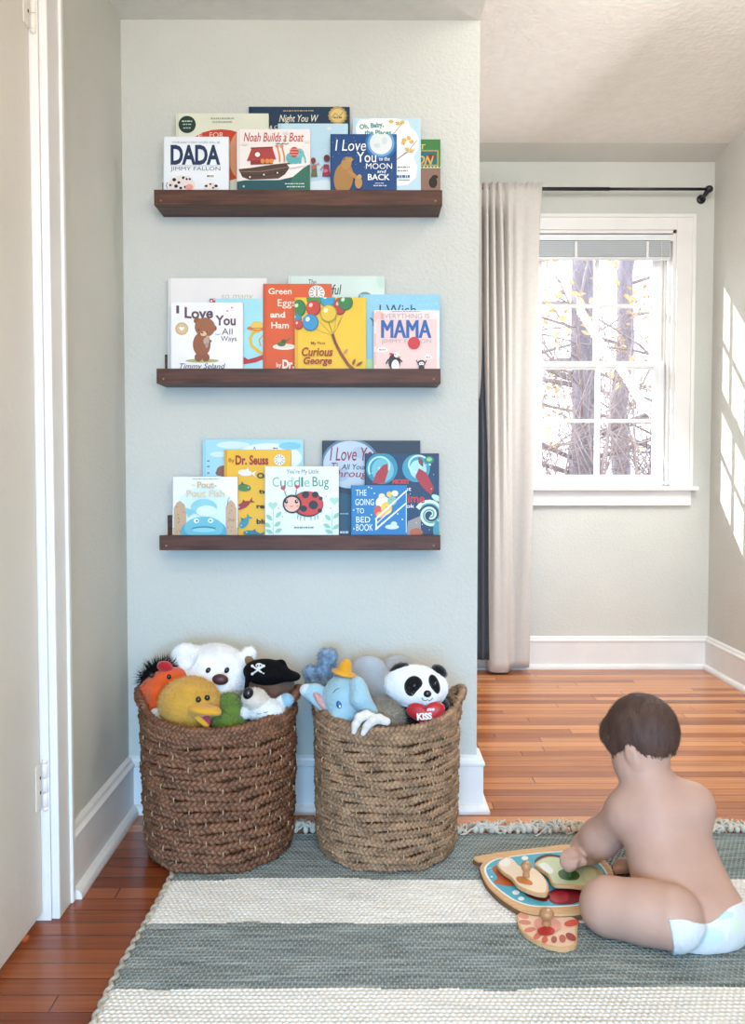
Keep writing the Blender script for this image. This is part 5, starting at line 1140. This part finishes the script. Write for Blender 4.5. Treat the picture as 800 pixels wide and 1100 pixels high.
def bodyf(X): 
    d = group_field(GR_, KS, X)
    spine = P(728, 900, Y=1.80); ax = (P(708, 860, Y=1.85)-P(745, 985, Y=1.70)); axn = np.array(ax.normalized())
    return d
def clampfloor(X, d): return np.maximum(d, ZR+.0005-X[..., 2])
v, q, mi = soft(BODY, .0038, .012, fn=lambda X: clampfloor(X, bodyf(X)), single=True)
MB().raw(v.tolist(), q.tolist(), [0]*len(q), True).build('body', m_skin, by)
# nappy: a shell over hips, cut by waist and leg openings
wp = np.array(P(752, 990, Y=1.68)); wn_ = np.array(Vector((-.10, .42, .9)).normalized())
cl = np.array(P(716, 1004, Y=1.69)); nl = np.array(Vector((-1, .05, -.2)).normalized())
cr_ = np.array((.745, 1.93, .07)); nr_ = np.array(Vector((.3, 1, 0)).normalized())
def napf(X):
    d = bodyf(X)-.0055-.0012*np.sin(X[..., 0]*260+X[..., 2]*90)*np.clip(1-((X-cl)@nl)*-30, 0, 1)
    wv = .004*np.sin(X[..., 0]*60)
    ww = (X-wp)@wn_-.10*(X[..., 0]-wp[0])**2*10*.3+wv
    ww = ww-.9*np.maximum(0, np.abs(X[..., 0]-wp[0]+.005)-.02)*.30
    return np.maximum(np.maximum(np.maximum(np.maximum(d, ww), (X-cl)@nl), (X-cr_)@nr_), ZR+.0005-X[..., 2])
v, q, mi = soft(tor+leg, .0032, .012, fn=napf, single=True)
def nappy_mat():
    m = mat('white_nappy', '#dfe3e6', .8, bump=.35, scale=70, var=.03, spec=.2, stretch=(1, 1, .4)); return m
cen = v[q].mean(1); mi = []
for c_ in cen:
    u = ((c_[0]-.655)/.03)**2+((c_[2]-.048)/.016)**2; w2 = ((c_[0]-.715)/.012)**2+((c_[2]-.062)/.016)**2; w3 = ((c_[0]-.69)/.02)**2+((c_[2]-.082)/.006)**2
    mi.append(1 if u < 1 and c_[1] < 1.76 else (2 if w2 < 1 and c_[1] < 1.76 else (3 if w3 < 1 and c_[1] < 1.76 else 0)))
MB().raw(v.tolist(), q.tolist(), mi, True).build('nappy', [nappy_mat(), mat('nappy_print_blue', '#cfe2e8', .8), mat('nappy_print_green', '#d8e3d2', .8), mat('nappy_print_pale', '#c3dbe4', .8)], by)
# hair
def hairf(X):
    d = field(head[:1]+head[1:2]+head[6:7], X)-.0028
    L_ = (X-np.array(HC))@np.array(HM); f_, s_, u_ = L_[..., 0], L_[..., 1], L_[..., 2]
    nap = -.064+.004*np.sin(s_*90)+.010*np.abs(s_)/.07            # nape line
    front = .060+.35*(u_-.03)
    side_ = np.where(f_ > -.02, -.004+ .9*np.maximum(0, f_-.015), nap)
    low = np.where(f_ < -.010, nap, np.where(f_ < .014, -.054+(f_+.010)*(.046)/.024, -.008-.25*np.maximum(f_-.014, 0)))
    return np.maximum(np.maximum(d, low-u_), f_-(.068+.15*(u_-.03)))
hv, hq, hmi = soft([E_(HC, .1)], .0032, 0, fn=hairf, single=True)
mh = mat('fine_brown_hair', '#5e443a', .5, bump=.4, scale=60, var=.3, vscale=14, stretch=(5, 5, 1), spec=.4)
mb = MB().raw(hv.tolist(), hq.tolist(), [0]*len(hq), True)
# short strands combed down over the shell
hvn = np.array(hv); cc = hvn[hq].mean(1); nn = np.cross(hvn[hq[:, 1]]-hvn[hq[:, 0]], hvn[hq[:, 3]]-hvn[hq[:, 0]]); ar = np.linalg.norm(nn, axis=1)+1e-12; nn /= ar[:, None]
outw = ((cc-np.array(HC))*nn).sum(1) > .03
pk = rng.choice(len(hq), 9000, p=(ar*outw)/(ar*outw).sum()); hvv = []; hff = []
cw = np.array(HC+upv*.08-fwd*.01)
for i, k in enumerate(pk):
    b0 = cc[k]+rng.normal(size=3)*.0012; n_ = nn[k]; d_ = b0-cw; d_ -= n_*(d_@n_); d_ = d_/(np.linalg.norm(d_)+1e-6)+rng.normal(size=3)*.22; d_ -= n_*(d_@n_)*.9; d_ /= np.linalg.norm(d_)
    t_ = np.cross(n_, d_)*.0005; L0 = rng.uniform(.008, .016); o = len(hvv)
    p1 = b0+d_*L0*.5+n_*.0012; p2 = b0+d_*L0+n_*.0006
    hvv += [b0-t_, b0+t_, p1+t_, p1-t_, p2]; hff += [(o, o+1, o+2, o+3), (o+3, o+2, o+4)]
mb.raw([tuple(x) for x in hvv], hff, 0, True)
mb.build('hair', mh, by)
for s in (1, -1):
    p = hp_(.062, s*.025, -.014); o = MB().ell(p, (.0095, .0095, .0095), 0).build('eye', mat('eye_white', '#eef0f2', .3), by)
    MB().ell(p+fwd*.0062, (.0048, .0048, .0048), 0).build('iris', mat('brown_iris', '#4a2f22', .2), o)

# ------------------------------------------------------------------ garden outside
GZ = -.9
m_bark = mat('pale_bark', '#75707d', .9, bump=.6, scale=30, var=.2, vscale=6, stretch=(3, 3, 1)); m_twig = mat('twig_bark', '#85787a', .9, var=.2); m_leafy = mat('autumn_leaf', '#d6bd8a', .8, var=.3, vscale=5)
o = MB().box((-30, YF+.6, GZ-.3), (40, 60, GZ)).build('ground', mat('leaf_litter', '#a08a78', .95, bump=.5, scale=5, var=.3, vscale=1.5)); o['kind'] = 'structure'
def branch(mb, p, d, L, r, depth, leaves, up=.1, ch=(2, 4)):
    n = 6; pts = [p]; rs = [r]
    for i in range(n):
        d = (d+Vector((random.gauss(0, .14), random.gauss(0, .14), random.gauss(0, .12)+up*.3))).normalized(); p = p+d*L/n; pts.append(p); rs.append(r*(1-.65*(i+1)/n))
        if depth > 0 and i > 0:
            for _ in range(1 if random.random() < .8 else 2):
                dd = (d+Vector((random.gauss(0, .7), random.gauss(0, .5), random.gauss(.1, .6)))).normalized(); branch(mb, p, dd, L*random.uniform(.45, .7), rs[-1]*.6, depth-1, leaves, up)
    mb.tube(pts, rs, 0, 5 if r < .03 else 8)
    if depth == 0 and random.random() < .35: leaves.append(p)
def tree(name, base, h, r, lean, nb, label, seed, bl=2.0, zlo=.5, depth=2, lv=1.0, trunk=True):
    random.seed(seed); rt = thing(name, base, label, 'tree', None)
    t = MB(); b = Vector(base); pts = [b+Vector((lean[0]*h*(i/10), lean[1]*h*i/10, h*i/10))+Vector((random.gauss(0, .03), 0, 0)) for i in range(11)]
    t.tube(pts, [r*(1.25 if i == 0 else 1-.05*i) for i in range(11)], 0, 14); t.build('trunk', m_bark, rt)
    br = MB(); lf = []
    for k in range(nb):
        f = zlo+(1-zlo)*random.random(); p = b+Vector((lean[0]*h*f, lean[1]*h*f, h*f)); a_ = random.uniform(0, 2*PI)
        branch(br, p, Vector((math.cos(a_), .5*math.sin(a_), random.uniform(-.1, .6))).normalized(), bl*random.uniform(.7, 1.2), r*.18, depth, lf)
    br.build('branches', m_twig, rt)
    L_ = MB()
    for p in lf:
        for _ in range(int(4*lv)):
            c_ = p+Vector((random.gauss(0, .07), random.gauss(0, .07), random.gauss(0, .07))); u = Vector((random.gauss(0, 1), random.gauss(0, 1), random.gauss(0, 1))).normalized(); w_ = u.cross(Vector((.3, .5, .8))).normalized()
            L_.raw([c_-u*.045, c_+w_*.025, c_+u*.045, c_-w_*.025], [(0, 1, 2, 3)])
    if L_.f: L_.build('leaves', m_leafy, rt)
def gp(px, Y, z=GZ): return (P(px, 500, Y=Y).x, Y, z)
tree('bare_tree', gp(626, 9), 8, .16, (.0, 0), 16, 'thick pale tree trunk with bare branches standing nearest outside the window', 3, 2.2, .15)
tree('bare_tree', gp(661, 12), 9, .14, (.035, 0), 14, 'thinner leaning bare tree outside behind the right window panes', 5, 2.4, .15)
tree('bare_tree', gp(560, 11), 8, .12, (.02, 0), 16, 'bare tree with yellow leaves at the left edge of the window view', 9, 2.4, .12, lv=2.5)
tree('bare_tree', gp(712, 8.5), 6, .07, (-.02, 0), 20, 'slender bare tree at the right edge of the window view', 13, 1.6, .1, lv=1)
for k, px in enumerate((600, 655, 700)):
    random.seed(40+k); b = gp(px, 7.5+k*.6); rt = thing('bare_shrub', b, ('tangled leafless shrub at the lower left of the window view', 'tangled leafless shrub in the middle of the window view', 'tangled leafless shrub at the lower right of the window view')[k], 'shrub', None)
    s_ = MB(); lf = []
    for i in range(12): branch(s_, Vector(b)+Vector((random.gauss(0, .25), random.gauss(0, .2), 0)), Vector((random.gauss(0, .4), random.gauss(0, .3), 1)).normalized(), 2.9, .018, 2, lf, .15)
    s_.build('stems', m_twig, rt)

# ------------------------------------------------------------------ light
W_ = bpy.data.worlds.new('sky'); S.world = W_; W_.use_nodes = True; bg = W_.node_tree.nodes['Background']; bg.inputs[0].default_value = (.86, .93, 1, 1); bg.inputs[1].default_value = 5
sl = bpy.data.lights.new('sun', 'SUN'); sl.energy = 9; sl.angle = .01; sl.color = (1, .95, .88); so = bpy.data.objects.new('sun', sl); C.objects.link(so)
so.rotation_euler = Vector((1.6, -1.0, -.9)).to_track_quat('-Z', 'Y').to_euler()
def area(name, loc, to, sx, sy, e, col):
    l = bpy.data.lights.new(name, 'AREA'); l.shape = 'RECTANGLE'; l.size = sx; l.size_y = sy; l.energy = e; l.color = col
    o = bpy.data.objects.new(name, l); C.objects.link(o); o.location = loc; o.rotation_euler = (Vector(to)-Vector(loc)).to_track_quat('-Z', 'Y').to_euler(); return o
lo_ = area('rear_blue_fill', (-.05, -1.5, .8), (-.05, 2.4, .05), 1.1, .9, 20, (.20, .57, 1)); lo_.data.spread = math.radians(75)  # added blue fill for the lower wall; rear window only assumed, wall is solid
area('rear_warm_fill', (-.05, -1.0, 1.9), (-.15, 2.4, 1.6), .9, .5, 20, (1, .90, .76))  # added unseen light, stands in for warm bounce on the upper wall
area('alcove_warm_fill', (-.15, .35, 2.1), (-.15, 2.4, 1.8), .5, .3, 10.5, (1, .78, .54))  # added light without a fixture, warms the top of the ledge wall
area('side_room_fill', (1.61, 3.5, 1.3), (.3, 3.2, .5), .5, 1.5, 36, (.97, .98, 1))  # added daylight fill for the far room; assumed side window, no opening built
area('rear_room_fill', (1.15, -1.55, 1.35), (1.1, 4.2, 2.3), .9, 1.2, 34, (1, .98, .95))  # added fill for the far wall and main ceiling, no opening behind it
area('far_room_fill', (.95, 2.25, 2.34), (1.0, 3.9, 1.3), .5, .4, 17, (1, .97, .93))  # added fill out of view, brightens the far room; no fixture there

v_ = S.view_settings; v_.view_transform = 'Standard'; v_.look = 'None'; v_.exposure = 0; v_.gamma = 1; v_.use_curve_mapping = False
for o in bpy.data.objects:
    if '_loc' in o: del o['_loc']
